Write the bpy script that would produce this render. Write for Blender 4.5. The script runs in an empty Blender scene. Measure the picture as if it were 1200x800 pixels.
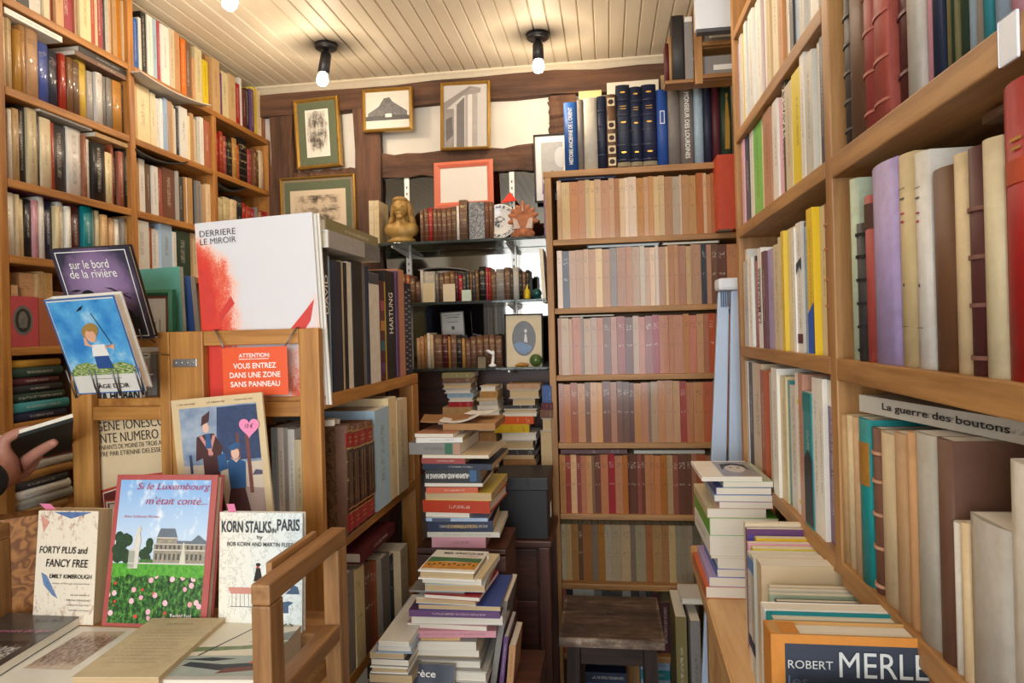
import bpy, bmesh, math, random
from mathutils import Vector, Matrix
S = bpy.context.scene
COL = S.collection
RND = random.Random(11)
# ------------------------------------------------------------------ camera, world, big lights, exposure
F, CX, CY, YAW, ROLL, EYE = 800.0, 600.0, 387.0, math.radians(8), math.radians(1.5), 1.3
cY, sY, cR, sR = math.cos(YAW), math.sin(YAW), math.cos(ROLL), math.sin(ROLL)
_r0, _up, _f = Vector((cY, sY, 0)), Vector((0, 0, 1)), Vector((-sY, cY, 0))
_rt, _u, _b = cR * _r0 - sR * _up, sR * _r0 + cR * _up, -_f
cd = bpy.data.cameras.new('camera'); cam = bpy.data.objects.new('camera', cd); COL.objects.link(cam)
cam.matrix_world = Matrix(((_rt.x, _u.x, _b.x, 0), (_rt.y, _u.y, _b.y, 0), (_rt.z, _u.z, _b.z, EYE), (0, 0, 0, 1)))
cd.sensor_width, cd.lens, cd.shift_y, cd.clip_start = 36, 24, -13 / 1200, 0.02
S.camera = cam
w = bpy.data.worlds.new('daylight'); S.world = w; w.use_nodes = True
w.node_tree.nodes['Background'].inputs[0].default_value = (0.86, 0.93, 1.0, 1)
w.node_tree.nodes['Background'].inputs[1].default_value = 0.35
def area(name, loc, target, sx, sy, power, col):
    l = bpy.data.lights.new(name, 'AREA'); l.shape = 'RECTANGLE'; l.size, l.size_y, l.energy, l.color = sx, sy, power, col
    o = bpy.data.objects.new(name, l); COL.objects.link(o); o.location = loc
    o.rotation_euler = (Vector(target) - Vector(loc)).to_track_quat('-Z', 'Y').to_euler()
    return o
area('shopfront_daylight', (-0.2, -1.85, 1.5), (-0.25, 2.0, 1.1), 1.9, 1.7, 62, (0.93, 0.97, 1.0))
LAMP_W, LAMP_COL = 1.75, (1.0, 0.82, 0.62)
S.view_settings.view_transform = 'Standard'; S.view_settings.look = 'None'
S.view_settings.gamma = 1; S.view_settings.use_curve_mapping = False
S.view_settings.exposure = 0.74
# ------------------------------------------------------------------ pixel -> place (the photograph was measured once; every point has its own depth)
def ray(px, py):
    dx, dy = px - CX, CY - py
    x, z = (dx * cR + dy * sR) / F, (-dx * sR + dy * cR) / F
    return Vector((x * cY - sY, x * sY + cY, z))
def at(px, py, y): d = ray(px, py); return Vector((0, 0, EYE)) + d * (y / d.y)
def atx(px, py, x): d = ray(px, py); return Vector((0, 0, EYE)) + d * (x / d.x)
def atz(px, py, z): d = ray(px, py); return Vector((0, 0, EYE)) + d * ((z - EYE) / d.z)
def hit(px, py, p, n): d = ray(px, py); o = Vector((0, 0, EYE)); return o + d * ((p - o).dot(n) / d.dot(n))
def proj(x, y, z):
    X, Y = x * cY + y * sY, -x * sY + y * cY
    a, b = X / Y * F, (z - EYE) / Y * F
    return CX + a * cR - b * sR, CY - (a * sR + b * cR)
def solve(f, lo, hi, px):
    s = 1 if f(hi) > f(lo) else -1
    for _ in range(40):
        m = (lo + hi) / 2
        if (f(m) - px) * s > 0: hi = m
        else: lo = m
    return lo
# ------------------------------------------------------------------ materials
def lin(h):
    h = h.lstrip('#'); c = [int(h[i:i + 2], 16) / 255 for i in (0, 2, 4)]
    return tuple(v / 12.92 if v < .04045 else ((v + .055) / 1.055) ** 2.4 for v in c) + (1,)
MATS = {}
def nodes(name):
    m = bpy.data.materials.new(name); m.use_nodes = True
    return m, m.node_tree, m.node_tree.nodes['Principled BSDF']
def N(t, typ, **kw):
    n = t.nodes.new(typ)
    for k, v in kw.items():
        if k.startswith('i_'): n.inputs[int(k[2:])].default_value = v
        else: setattr(n, k, v)
    return n
def L(t, a, b): t.links.new(a, b)
def mixc(t, fac, a, b, mode='MIX'):
    n = t.nodes.new('ShaderNodeMix'); n.data_type = 'RGBA'; n.blend_type = mode
    for i, v in ((0, fac), (6, a), (7, b)):
        if hasattr(v, 'is_linked'): L(t, v, n.inputs[i])
        else: n.inputs[i].default_value = v
    return n.outputs[2]
def mth(t, op, a, b=0.0, c=0.0):
    n = t.nodes.new('ShaderNodeMath'); n.operation = op
    for i, v in enumerate((a, b, c)):
        if hasattr(v, 'is_linked'): L(t, v, n.inputs[i])
        else: n.inputs[i].default_value = v
    return n.outputs[0]
def noise(t, scale, detail=3, vec=None, rough=.55):
    n = t.nodes.new('ShaderNodeTexNoise'); n.inputs['Scale'].default_value = scale; n.inputs['Detail'].default_value = detail
    n.inputs['Roughness'].default_value = rough
    if vec is not None: L(t, vec, n.inputs['Vector'])
    return n.outputs['Fac']
def ramp(t, fac, stops):
    n = t.nodes.new('ShaderNodeValToRGB'); e = n.color_ramp.elements
    while len(e) < len(stops): e.new(0.5)
    for el, (p, c) in zip(e, stops): el.position = p; el.color = c if len(c) == 4 else tuple(c) + (1,)
    L(t, fac, n.inputs[0]); return n.outputs[0]
def coords(t, which='Object'): return t.nodes.new('ShaderNodeTexCoord').outputs[which]
def mapped(t, vec, scale):
    n = t.nodes.new('ShaderNodeMapping'); n.inputs['Scale'].default_value = scale; L(t, vec, n.inputs[0]); return n.outputs[0]
def bump(t, p, h, strength=.3, dist=.002):
    n = t.nodes.new('ShaderNodeBump'); n.inputs['Strength'].default_value = strength; n.inputs['Distance'].default_value = dist
    L(t, h, n.inputs['Height']); L(t, n.outputs[0], p.inputs['Normal'])
def plain(name, hexc, rough=.6, var=.12, scale=40, metal=0, coat=0, b=0):
    if name in MATS: return MATS[name]
    m, t, p = nodes(name); c = lin(hexc)
    n = noise(t, scale, 3, coords(t))
    dark = tuple(v * (1 - var * 2) for v in c[:3]) + (1,)
    L(t, mixc(t, n, c if var == 0 else tuple(min(1, v * (1 + var)) for v in c[:3]) + (1,), dark), p.inputs['Base Color'])
    p.inputs['Roughness'].default_value = rough; p.inputs['Metallic'].default_value = metal
    p.inputs['Coat Weight'].default_value = coat; p.inputs['Coat Roughness'].default_value = .1
    if b: bump(t, p, n, b)
    MATS[name] = m; return m
def wood(name, light, dark, axis, rough=.5, freq=55, wear=None):
    key = name + '_' + 'xyz'[axis]
    if key in MATS: return MATS[key]
    m, t, p = nodes(key)
    oi = t.nodes.new('ShaderNodeObjectInfo'); v = coords(t)
    add = t.nodes.new('ShaderNodeVectorMath'); add.operation = 'ADD'; L(t, v, add.inputs[0])
    cmb = t.nodes.new('ShaderNodeCombineXYZ'); r = mth(t, 'MULTIPLY', oi.outputs['Random'], 7.0)
    for i in range(3): L(t, r, cmb.inputs[i])
    L(t, cmb.outputs[0], add.inputs[1])
    sc = [freq, freq, freq]; sc[axis] = freq * .07
    n1 = noise(t, 1.0, 5, mapped(t, add.outputs[0], sc), .65)
    n2 = noise(t, 5.0, 2, add.outputs[0])
    f = mth(t, 'ADD', mth(t, 'MULTIPLY', n1, .8), mth(t, 'MULTIPLY', n2, .2))
    c = ramp(t, f, [(.36, lin(dark)), (.5, tuple((a + b) / 2 for a, b in zip(lin(light), lin(dark)))), (.62, lin(light))])
    if wear:
        wn = noise(t, 9, 5, v, .7); wf = ramp(t, wn, [(.52, (0, 0, 0, 1)), (.7, (1, 1, 1, 1))])
        c = mixc(t, wf, c, lin(wear))
    L(t, c, p.inputs['Base Color']); p.inputs['Roughness'].default_value = rough
    bump(t, p, n1, .25, .0015)
    MATS[key] = m; return m
PINE = lambda a: wood('shelf_pine', '#b5864f', '#8f6335', a)
LAMPLIT = lambda a: wood('lamplit_pine', '#c08440', '#8c561e', a)  # shelf pine with the warm lamp light put into its colour
RACKW = lambda a: wood('rack_wood', '#c08943', '#9a6428', a)
CARTW = lambda a: wood('cart_wood', '#a87c4c', '#7d5630', a)
COUNT = lambda a: wood('counter_pine', '#e0b782', '#cb9a62', a, .45, 40)
TIMB = lambda a: wood('old_timber', '#6d4a33', '#3a2519', a, .8, 30)
DARKW = lambda a: wood('dark_table_wood', '#5a3020', '#331a11', a, .45)
STOOLW = lambda a: wood('worn_dark_wood', '#3c2b22', '#211712', a, .75, 60, None)

PAL = dict(w=('white', '#f0ede4'), c=('cream', '#e8d4aa'), t=('tan', '#cfa678'), h=('honey-brown', '#bf8a4a'), b=('brown', '#77513a'), k=('black', '#1b1a1c'),
           d=('charcoal', '#3f3d3e'), g=('grey', '#8a8580'), l=('pale grey', '#c6c2b8'), r=('red', '#b02b28'), m=('maroon', '#5b2027'), o=('orange', '#df6a2c'),
           y=('yellow', '#efce22'), n=('navy', '#1c2644'), u=('blue', '#2d57a8'), s=('pale blue', '#a8c3dc'), e=('green', '#62c432'), v=('dark green', '#25422f'),
           q=('teal', '#1f8c94'), p=('pink', '#e0a4b0'), x=('purple', '#6a3e78'), z=('lilac', '#b7a7d6'), a=('rust-brown', '#a5563a'), i=('dusty pink-tan', '#cb977a'),
           R=('bright red', '#e0413b'), j=('olive', '#8b8152'), f=('pale green', '#c2d4b8'))
DARKS = set('bkdrmnuvqxaoj')
def book_mat(code, fin, part):
    """cover or spine material of one colour: slight change from book to book, wear, and on spines faint lines of print"""
    key = 'book_%s_%s_%s' % (PAL[code][0].replace(' ', '_'), fin, part)
    if key in MATS: return MATS[key]
    m, t, p = nodes(key); c = lin(PAL[code][1])
    tint = dict(glassine=(.80, .64, .49), browned=(.80, .55, .37), aged=(.84, .56, .36), foxed=(.62, .52, .36)).get(fin)
    if tint: c = (c[0] * tint[0], c[1] * tint[1], c[2] * tint[2], 1)
    worn = fin in ('leather', 'old', 'aged', 'foxed', 'bare')
    oi = t.nodes.new('ShaderNodeObjectInfo'); rnd = oi.outputs['Random']
    hsv = t.nodes.new('ShaderNodeHueSaturation'); hsv.inputs['Color'].default_value = c
    L(t, mth(t, 'ADD', mth(t, 'MULTIPLY', rnd, .34), .80), hsv.inputs['Value'])
    L(t, mth(t, 'ADD', mth(t, 'MULTIPLY', mth(t, 'FRACT', mth(t, 'MULTIPLY', rnd, 17.0)), .03), .485), hsv.inputs['Hue'])
    L(t, mth(t, 'ADD', mth(t, 'MULTIPLY', mth(t, 'FRACT', mth(t, 'MULTIPLY', rnd, 31.0)), .3), .85), hsv.inputs['Saturation'])
    col = hsv.outputs[0]; v = coords(t)
    n1 = noise(t, 45 if fin != 'leather' else 90, 4, v, .65)
    col = mixc(t, mth(t, 'MULTIPLY', n1, .75 if worn else .4), col, (c[0] * .42, c[1] * .36, c[2] * .3, 1) if worn else (c[0] * .62, c[1] * .6, c[2] * .58, 1))
    if part == 'spine' and fin != 'bare':
        g = t.nodes.new('ShaderNodeSeparateXYZ'); L(t, coords(t, 'Generated'), g.inputs[0]); gx, gz = g.outputs[0], g.outputs[2]
        seed = mth(t, 'MULTIPLY', rnd, 50.0)
        if fin in ('old', 'leather', 'gloss', 'glassine', 'browned', 'aged', 'foxed'):   # short lines of print across the spine
            cv = t.nodes.new('ShaderNodeCombineXYZ'); L(t, mth(t, 'MULTIPLY', gx, 5.0), cv.inputs[0]); L(t, seed, cv.inputs[1]); L(t, mth(t, 'MULTIPLY', gz, 60.0), cv.inputs[2])
            k = mth(t, 'GREATER_THAN', noise(t, 1.0, 1, cv.outputs[0]), .56)
            band = mth(t, 'ADD', mth(t, 'LESS_THAN', mth(t, 'ABSOLUTE', mth(t, 'SUBTRACT', gz, .82)), .055), mth(t, 'LESS_THAN', mth(t, 'ABSOLUTE', mth(t, 'SUBTRACT', gz, .5)), .02))
            wid = mth(t, 'LESS_THAN', mth(t, 'ABSOLUTE', mth(t, 'SUBTRACT', gx, .5)), .34)
        else:                                    # a line of print along the spine
            cv = t.nodes.new('ShaderNodeCombineXYZ'); L(t, mth(t, 'MULTIPLY', gx, 5.0), cv.inputs[0]); L(t, seed, cv.inputs[1]); L(t, mth(t, 'MULTIPLY', gz, 120.0), cv.inputs[2])
            k = mth(t, 'GREATER_THAN', noise(t, 1.0, 1, cv.outputs[0]), .5)
            ln = mth(t, 'ADD', mth(t, 'MULTIPLY', mth(t, 'FRACT', mth(t, 'MULTIPLY', rnd, 91.0)), .25), .15)
            band = mth(t, 'LESS_THAN', mth(t, 'ABSOLUTE', mth(t, 'SUBTRACT', gz, .55)), ln)
            wid = mth(t, 'LESS_THAN', mth(t, 'ABSOLUTE', mth(t, 'SUBTRACT', gx, .5)), .13)
        msk = mth(t, 'MULTIPLY', mth(t, 'MULTIPLY', k, mth(t, 'MINIMUM', band, 1.0)), wid)
        fade = .4 if fin in ('cloth', 'paper') else .75 if fin == 'leather' else .42
        ink = lin('#d8c48c') if fin == 'leather' else (lin('#e8e0d0') if code in DARKS else lin('#3a2c26'))
        if fin == 'leather':
            f2 = mth(t, 'LESS_THAN', mth(t, 'FRACT', mth(t, 'MULTIPLY', gz, 6.0)), .05)
            msk = mth(t, 'MAXIMUM', msk, mth(t, 'MULTIPLY', f2, .55))
        col = mixc(t, mth(t, 'MULTIPLY', msk, fade), col, ink)
    L(t, col, p.inputs['Base Color'])
    p.inputs['Roughness'].default_value = dict(paper=.45, gloss=.5, cloth=.75, leather=.45, old=.7, bare=.55, aged=.7, foxed=.75, glassine=.5, browned=.5)[fin]
    if fin in ('gloss', 'glassine', 'browned'):
        p.inputs['Coat Weight'].default_value = .8 if fin == 'gloss' else .4; p.inputs['Coat Roughness'].default_value = .12
        wv = noise(t, 38, 2, mapped(t, v, (1.6, 1, .35)))
        bump(t, p, wv, .5, .004)
    elif fin == 'paper': p.inputs['Coat Weight'].default_value = .25; p.inputs['Coat Roughness'].default_value = .2
    MATS[key] = m; return m
def pages_mat(old=False):
    key = 'old_page_edges' if old else 'page_edges'
    if key in MATS: return MATS[key]
    m, t, p = nodes(key); v = coords(t)
    n = noise(t, 1.0, 2, mapped(t, v, (1400, 5, 5)))
    a, b = ('#d8c29a', '#a98c62') if old else ('#efe9dc', '#cfc6b4')
    L(t, mixc(t, n, lin(a), lin(b)), p.inputs['Base Color']); p.inputs['Roughness'].default_value = .85
    MATS[key] = m; return m
# ------------------------------------------------------------------ objects
def link(name, me, mats, parent=None, loc=(0, 0, 0), mw=None):
    o = bpy.data.objects.new(name, me); COL.objects.link(o)
    for m in (mats if isinstance(mats, (list, tuple)) else [mats]): me.materials.append(m)
    if parent is not None: o.parent = parent
    if mw is not None: o.matrix_basis = mw
    else: o.location = loc
    return o
def mesh_from(name, vs, fs, mi=None):
    me = bpy.data.meshes.new(name); me.from_pydata([tuple(v) for v in vs], [], fs)
    if mi: me.polygons.foreach_set('material_index', mi)
    me.update(); return me
def thing(name, loc, label, cat, group=None, mw=None):
    o = bpy.data.objects.new(name, None); COL.objects.link(o); o.empty_display_size = .05
    if mw is not None: o.matrix_basis = mw
    else: o.location = loc
    tag(o, label, cat, group); return o
def tag(o, label, cat, group=None):
    o['label'] = label; o['category'] = cat
    if group: o['group'] = group
    return o
def bm_box(bm, lo, hi, bev=0.0):
    x0, y0, z0 = lo; x1, y1, z1 = hi
    v = [bm.verts.new(c) for c in ((x0, y0, z0), (x1, y0, z0), (x1, y1, z0), (x0, y1, z0), (x0, y0, z1), (x1, y0, z1), (x1, y1, z1), (x0, y1, z1))]
    f = [bm.faces.new([v[i] for i in q]) for q in ((3, 2, 1, 0), (4, 5, 6, 7), (0, 1, 5, 4), (1, 2, 6, 5), (2, 3, 7, 6), (3, 0, 4, 7))]
    if bev:
        es = list({e for q in f for e in q.edges})
        bmesh.ops.bevel(bm, geom=es, offset=bev, segments=2, affect='EDGES', profile=.6)
def done(name, bm, mats, parent=None, loc=(0, 0, 0), smooth=False, mw=None):
    bmesh.ops.recalc_face_normals(bm, faces=bm.faces)
    me = bpy.data.meshes.new(name); bm.to_mesh(me); bm.free()
    if smooth: me.polygons.foreach_set('use_smooth', [True] * len(me.polygons))
    return link(name, me, mats, parent, loc, mw)
def box(name, lo, hi, mat, parent=None, bev=.002):
    """a board given by world corners, under a parent that is only translated"""
    base = Vector(((lo[0] + hi[0]) / 2, (lo[1] + hi[1]) / 2, lo[2]))
    bm = bmesh.new(); bm_box(bm, [a - b for a, b in zip(lo, base)], [a - b for a, b in zip(hi, base)], bev)
    off = parent.location if parent is not None else Vector((0, 0, 0))
    return done(name, bm, mat, parent, base - off)
def struct(o): o['kind'] = 'structure'; return o
def lathe(name, prof, mat, parent=None, loc=(0, 0, 0), seg=24, mw=None):
    vs, fs = [], []
    for r, z in prof:
        for k in range(seg): a = 2 * math.pi * k / seg; vs.append((r * math.cos(a), r * math.sin(a), z))
    for i in range(len(prof) - 1):
        for k in range(seg): fs.append((i * seg + k, i * seg + (k + 1) % seg, (i + 1) * seg + (k + 1) % seg, (i + 1) * seg + k))
    me = mesh_from(name, vs, fs); me.polygons.foreach_set('use_smooth', [True] * len(me.polygons))
    return link(name, me, mat, parent, loc, mw)
def tube(name, pts, r, mat, parent=None, mw=None, seg=7):
    P = [Vector(p) for p in pts]; vs, fs = [], []; up = None
    for i, p in enumerate(P):
        d = (P[min(i + 1, len(P) - 1)] - P[max(i - 1, 0)]).normalized()
        a = d.cross(Vector((0, 0, 1)) if abs(d.z) < .9 else Vector((0, 1, 0))).normalized() if up is None else (up - d * up.dot(d)).normalized()
        up = a; b = d.cross(a)
        for k in range(seg): t_ = 2 * math.pi * k / seg; vs.append(p + a * (r * math.cos(t_)) + b * (r * math.sin(t_)))
    for i in range(len(P) - 1):
        for k in range(seg): fs.append((i * seg + k, i * seg + (k + 1) % seg, (i + 1) * seg + (k + 1) % seg, (i + 1) * seg + k))
    fs += [tuple(range(seg))[::-1], tuple((len(P) - 1) * seg + k for k in range(seg))]
    me = mesh_from(name, vs, fs); me.polygons.foreach_set('use_smooth', [True] * len(me.polygons))
    return link(name, me, mat, parent, mw=mw)
def frame3(o, X, Y, Z): return Matrix(((X[0], Y[0], Z[0], o[0]), (X[1], Y[1], Z[1], o[1]), (X[2], Y[2], Z[2], o[2]), (0, 0, 0, 1)))
# flat printed shapes and lettering, in a basis (o, eu, ev)
def art(name, parent, o, eu, ev, W, H, shapes, lift=.0003):
    """shapes: (material, [(u,v)...]) in 0..1 of the printed area; one mesh, later shapes a hair higher"""
    o, eu, ev = Vector(o), Vector(eu), Vector(ev); n = eu.cross(ev)
    vs, fs, mi, ms = [], [], [], []
    for k, (m, pts) in enumerate(shapes):
        if m not in ms: ms.append(m)
        b = len(vs)
        for u, v in pts: vs.append(o + eu * (u * W) + ev * (v * H) + n * (lift + k * .00002))
        fs.append(tuple(range(b, b + len(pts)))); mi.append(ms.index(m))
    me = mesh_from(name, vs, fs, mi)
    return link(name, me, ms, parent)
def art_each(name, parent, o, eu, ev, W, H, shapes, lift=.0003):
    for k, sh_ in enumerate(shapes): art(name, parent, o, eu, ev, W, H, [sh_], lift + k * .00002)
def rect(a, b, c, d): return [(a, b), (c, b), (c, d), (a, d)]
def ell(cx, cy, rx, ry, n=14, rot=0): return [(cx + rx * math.cos(t) * math.cos(rot) - ry * math.sin(t) * math.sin(rot), cy + rx * math.cos(t) * math.sin(rot) + ry * math.sin(t) * math.cos(rot)) for t in [2 * math.pi * k / n for k in range(n)]]
TXT = {}
def text_verts(s, shear, bold):
    k = (s, shear, bold)
    if k not in TXT:
        cu = bpy.data.curves.new('lettering', 'FONT'); cu.body = s; cu.size = 1; cu.shear = shear; cu.offset = bold; cu.resolution_u = 3
        o = bpy.data.objects.new('lettering', cu); COL.objects.link(o)
        dg = bpy.context.evaluated_depsgraph_get(); dg.update()
        me = bpy.data.meshes.new_from_object(o.evaluated_get(dg))
        vs = [tuple(v.co)[:2] for v in me.vertices]; fs = [tuple(p.vertices) for p in me.polygons]
        bpy.data.objects.remove(o); bpy.data.curves.remove(cu); bpy.data.meshes.remove(me)
        TXT[k] = (vs, fs)
    return TXT[k]
def text(name, parent, s, o, eu, ev, u, v, wd, ht, mat, shear=0, bold=0, lift=.0006):
    """lettering whose ink fills the box (u, v, wd, ht)"""
    vs, fs = text_verts(s, shear, bold)
    if not vs: return
    x0, x1 = min(a for a, _ in vs), max(a for a, _ in vs); y0, y1 = min(b for _, b in vs), max(b for _, b in vs)
    o, eu, ev = Vector(o), Vector(eu), Vector(ev); n = eu.cross(ev)
    if ht is None: ht = wd * (y1 - y0) / (x1 - x0)
    P = [o + eu * (u + (a - x0) / (x1 - x0) * wd) + ev * (v + (b - y0) / (y1 - y0) * ht) + n * lift for a, b in vs]
    return link(name, mesh_from(name, P, fs), mat, parent)
INK = plain('black_ink', '#1c1a1a', .6, 0); WHITE_INK = plain('white_ink', '#f4f1ea', .6, 0); RED_INK = plain('crimson_ink', '#b5254f', .6, 0)
GREY_INK = plain('grey_ink', '#55504c', .6, 0); GOLD = plain('gilt', '#c9a04a', .35, .1, 60, .7)
# ------------------------------------------------------------------ books
def book_mesh(T, D, H, hard=False, rnd=0.0, own_pages=True, old=False):
    c = .0028 if hard else .001; ov = .0035 if hard else .0004
    c = min(c, T * .2); n = 5 if rnd else 1
    outer = [(-T / 2, D)] + [(-T / 2 + T * k / n, rnd - rnd * (1 - (2 * k / n - 1) ** 2)) for k in range(n + 1)] + [(T / 2, D)]
    inner = [(T / 2 - c, D), (T / 2 - c, c + rnd), (-T / 2 + c, c + rnd), (-T / 2 + c, D)]
    ring = outer + inner; m = len(ring); no = len(outer)
    vs = [(x, y, 0) for x, y in ring] + [(x, y, H) for x, y in ring]; fs = []; mi = []
    for k in range(m):
        j = (k + 1) % m; fs.append((j, k, m + k, m + j)); mi.append(1 if 1 <= k < no - 2 else 0)
    # caps: two boards and the spine strip
    for z in (0, m):
        a = [z + 0, z + 1, z + no + 2, z + no + 3]; b = [z + no - 1, z + no, z + no + 1, z + no - 2]
        sp = [z + k for k in range(1, no - 1)] + [z + no + 1, z + no + 2]
        for q in (a, b, sp): fs.append(tuple(q if z == 0 else q[::-1])); mi.append(0)
    if own_pages:
        b = len(vs); x, y0, y1, z0, z1 = T / 2 - c, c + rnd, D - ov, ov, H - ov
        vs += [(-x, y0, z0), (x, y0, z0), (x, y1, z0), (-x, y1, z0), (-x, y0, z1), (x, y0, z1), (x, y1, z1), (-x, y1, z1)]
        for q in ((3, 2, 1, 0), (4, 5, 6, 7), (2, 3, 7, 6)): fs.append(tuple(b + i for i in q)); mi.append(2)
    me = mesh_from('book', vs, fs, mi)
    if rnd:
        me.polygons.foreach_set('use_smooth', [i == 1 for i in mi])
    return me
def book(name, code, fin, T, D, H, mw, hard=False, rnd=0.0, pages=False, old=False, parent=None):
    me = book_mesh(T, D, H, hard, rnd, not pages, old)
    o = link(name, me, [book_mat(code, fin, 'cover'), book_mat(code, fin, 'spine'), pages_mat(old)], parent, mw=mw)
    if pages:
        c = min(.0028 if hard else .001, T * .2); ov = .0035 if hard else .0004
        bm = bmesh.new(); bm_box(bm, (-T / 2 + c, c + rnd, ov), (T / 2 - c, D - ov, H - ov))
        done('page_block', bm, pages_mat(old), o)
    return o
ROWS = {}
def reg(phrase, o, code, kind, dirn='from the left', word=None): ROWS.setdefault((phrase, dirn), []).append((o, word or PAL[code][0], kind))
NAMES = dict(book='book', paperback='paperback', volume='leather_bound_book', softcover='softcover_book', hardback='hardback_book', old='old_book')
KIND = dict(volume='leather-bound volume', old='old book')
def rot_face(face): return {'back': 0.0, 'left': math.pi / 2, 'right': -math.pi / 2}[face]
def row(face, c, z, start, spec, h, D, fin, phrase, group, kind='paperback', hmax=9, hard=False, rnd=0.0, pages=False, old=False, jit=.012, hj=.06, Ds={}, gap=.0004):
    """upright books, spines on the plane of a shelf front; spec holds a colour letter and the pixel where the book ends (:pixel of its top)"""
    out = []; zm = z + h * .55
    if face == 'back': f = lambda s: solve(lambda q: proj(q, c, zm)[0], -1.3, .6, s)
    else: f = lambda s: solve(lambda q: proj(c, q, zm)[0], .33 if face == 'right' else .6, 2.45, s)
    prev = f(start); th = rot_face(face)
    toks = spec.split()
    for i, tk in enumerate(toks):
        code = tk[0]; rest = tk[1:]; top = None; fn = fin
        if ':' in rest: rest, top = rest.split(':'); top = float(top)
        px = float(rest); cur = f(px); T = abs(cur - prev) - gap; mid = (cur + prev) / 2
        if T < .0015: T = .0015
        if top is not None:
            pm = (px + (start if i == 0 else lastpx)) / 2
            P = at(pm, top, c) if face == 'back' else atx(pm, top, c); hh = P.z - z
        else: hh = h * (1 + RND.uniform(-hj, hj * .6))
        hh = min(hh, hmax); dj = RND.uniform(0, jit)
        loc = (mid, c + dj, z) if face == 'back' else ((c - dj, mid, z) if face == 'left' else (c + dj, mid, z))
        o = book(NAMES[kind], code, fn, T, Ds.get(i, D) - dj, hh, Matrix.Translation(loc) @ Matrix.Rotation(th, 4, 'Z'), hard, min(rnd, T * .3), pages, old)
        reg(phrase, o, code, KIND.get(kind, kind)); o['group'] = group; o['category'] = 'book'
        o['T'] = T; o['H'] = hh; o['rnd'] = min(rnd, T * .3)
        out.append(o); prev, lastpx = cur, px
    return out
def flat_mw(orient, x, y, z, T, W, Ld, yaw=0):
    """matrix of a lying book whose near side's middle is (x, y), underside z. s spine to viewer, p page edges to viewer, l spine to the left"""
    X, Y, Z = Vector((1, 0, 0)), Vector((0, 1, 0)), Vector((0, 0, 1))
    c = Vector((x, y, z + T / 2))
    if orient == 's': M = frame3(c - X * (W / 2), -Z, Y, X)
    elif orient == 'p': M = frame3(c - X * (W / 2) + Y * Ld, Z, -Y, X)
    elif orient == 'l': M = frame3(c - X * (W / 2), Z, X, Y)
    else: M = frame3(c + X * (W / 2), -Z, -X, Y)
    P = Matrix.Translation(c + Y * (Ld / 2)) @ Matrix.Rotation(yaw, 4, 'Z') @ Matrix.Translation(-(c + Y * (Ld / 2)))
    return P @ M
def pile(y, ybot, spec, phrase, group, depth=.17, fin='paper', name='softcover_book', yaw=.07, jit=.008, z0=None):
    """lying books bottom to top: (colour, orient, pixel of its top, left px, right px[, depth])"""
    out = []; mx = (spec[0][3] + spec[0][4]) / 2
    z = at(mx, ybot, y).z if z0 is None else z0
    for it in spec:
        code, ori, top, xl, xr = it[:5]; Ld = it[5] if len(it) > 5 else depth * RND.uniform(.85, 1.05)
        xm = (xl + xr) / 2; yy = y + RND.uniform(0, jit)
        T = max(.003, at(xm, top, y).z - z); W = abs(at(xr, top, yy).x - at(xl, top, yy).x); xc = at(xm, top, yy).x
        if ori in 'sp': dims = (T, Ld, W)
        else: dims = (T, W, Ld)
        o = book(name, code, fin, T, dims[1], dims[2], flat_mw(ori, xc, yy, z, T, W, Ld, RND.uniform(-yaw, yaw)), RND.random() < .35 and T > .012, 0, True, RND.random() < .4)
        o['category'] = 'book'; o['group'] = group; out.append(o); z += T + .0002
    for o in reversed(out): reg(phrase, o, None, 'book', 'from the top', PAL[spec[out.index(o)][0]][0])
    return out, z
ORD = 'first second third fourth fifth sixth seventh eighth ninth tenth eleventh twelfth thirteenth fourteenth fifteenth sixteenth seventeenth eighteenth nineteenth twentieth'.split()
def label_rows():
    for (phrase, dirn), items in ROWS.items():
        cnt = {}
        for _, cn, kd in items: cnt[(cn, kd)] = cnt.get((cn, kd), 0) + 1
        seen = {}
        for o, cn, kd in items:
            if o.get('label'): continue
            k = (cn, kd); seen[k] = seen.get(k, 0) + 1
            if cnt[k] == 1: o['label'] = 'the one %s %s %s' % (cn, kd, phrase)
            else: o['label'] = '%s %s %s %s, %s' % (ORD[min(seen[k], 20) - 1], cn, kd, dirn, phrase)
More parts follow.
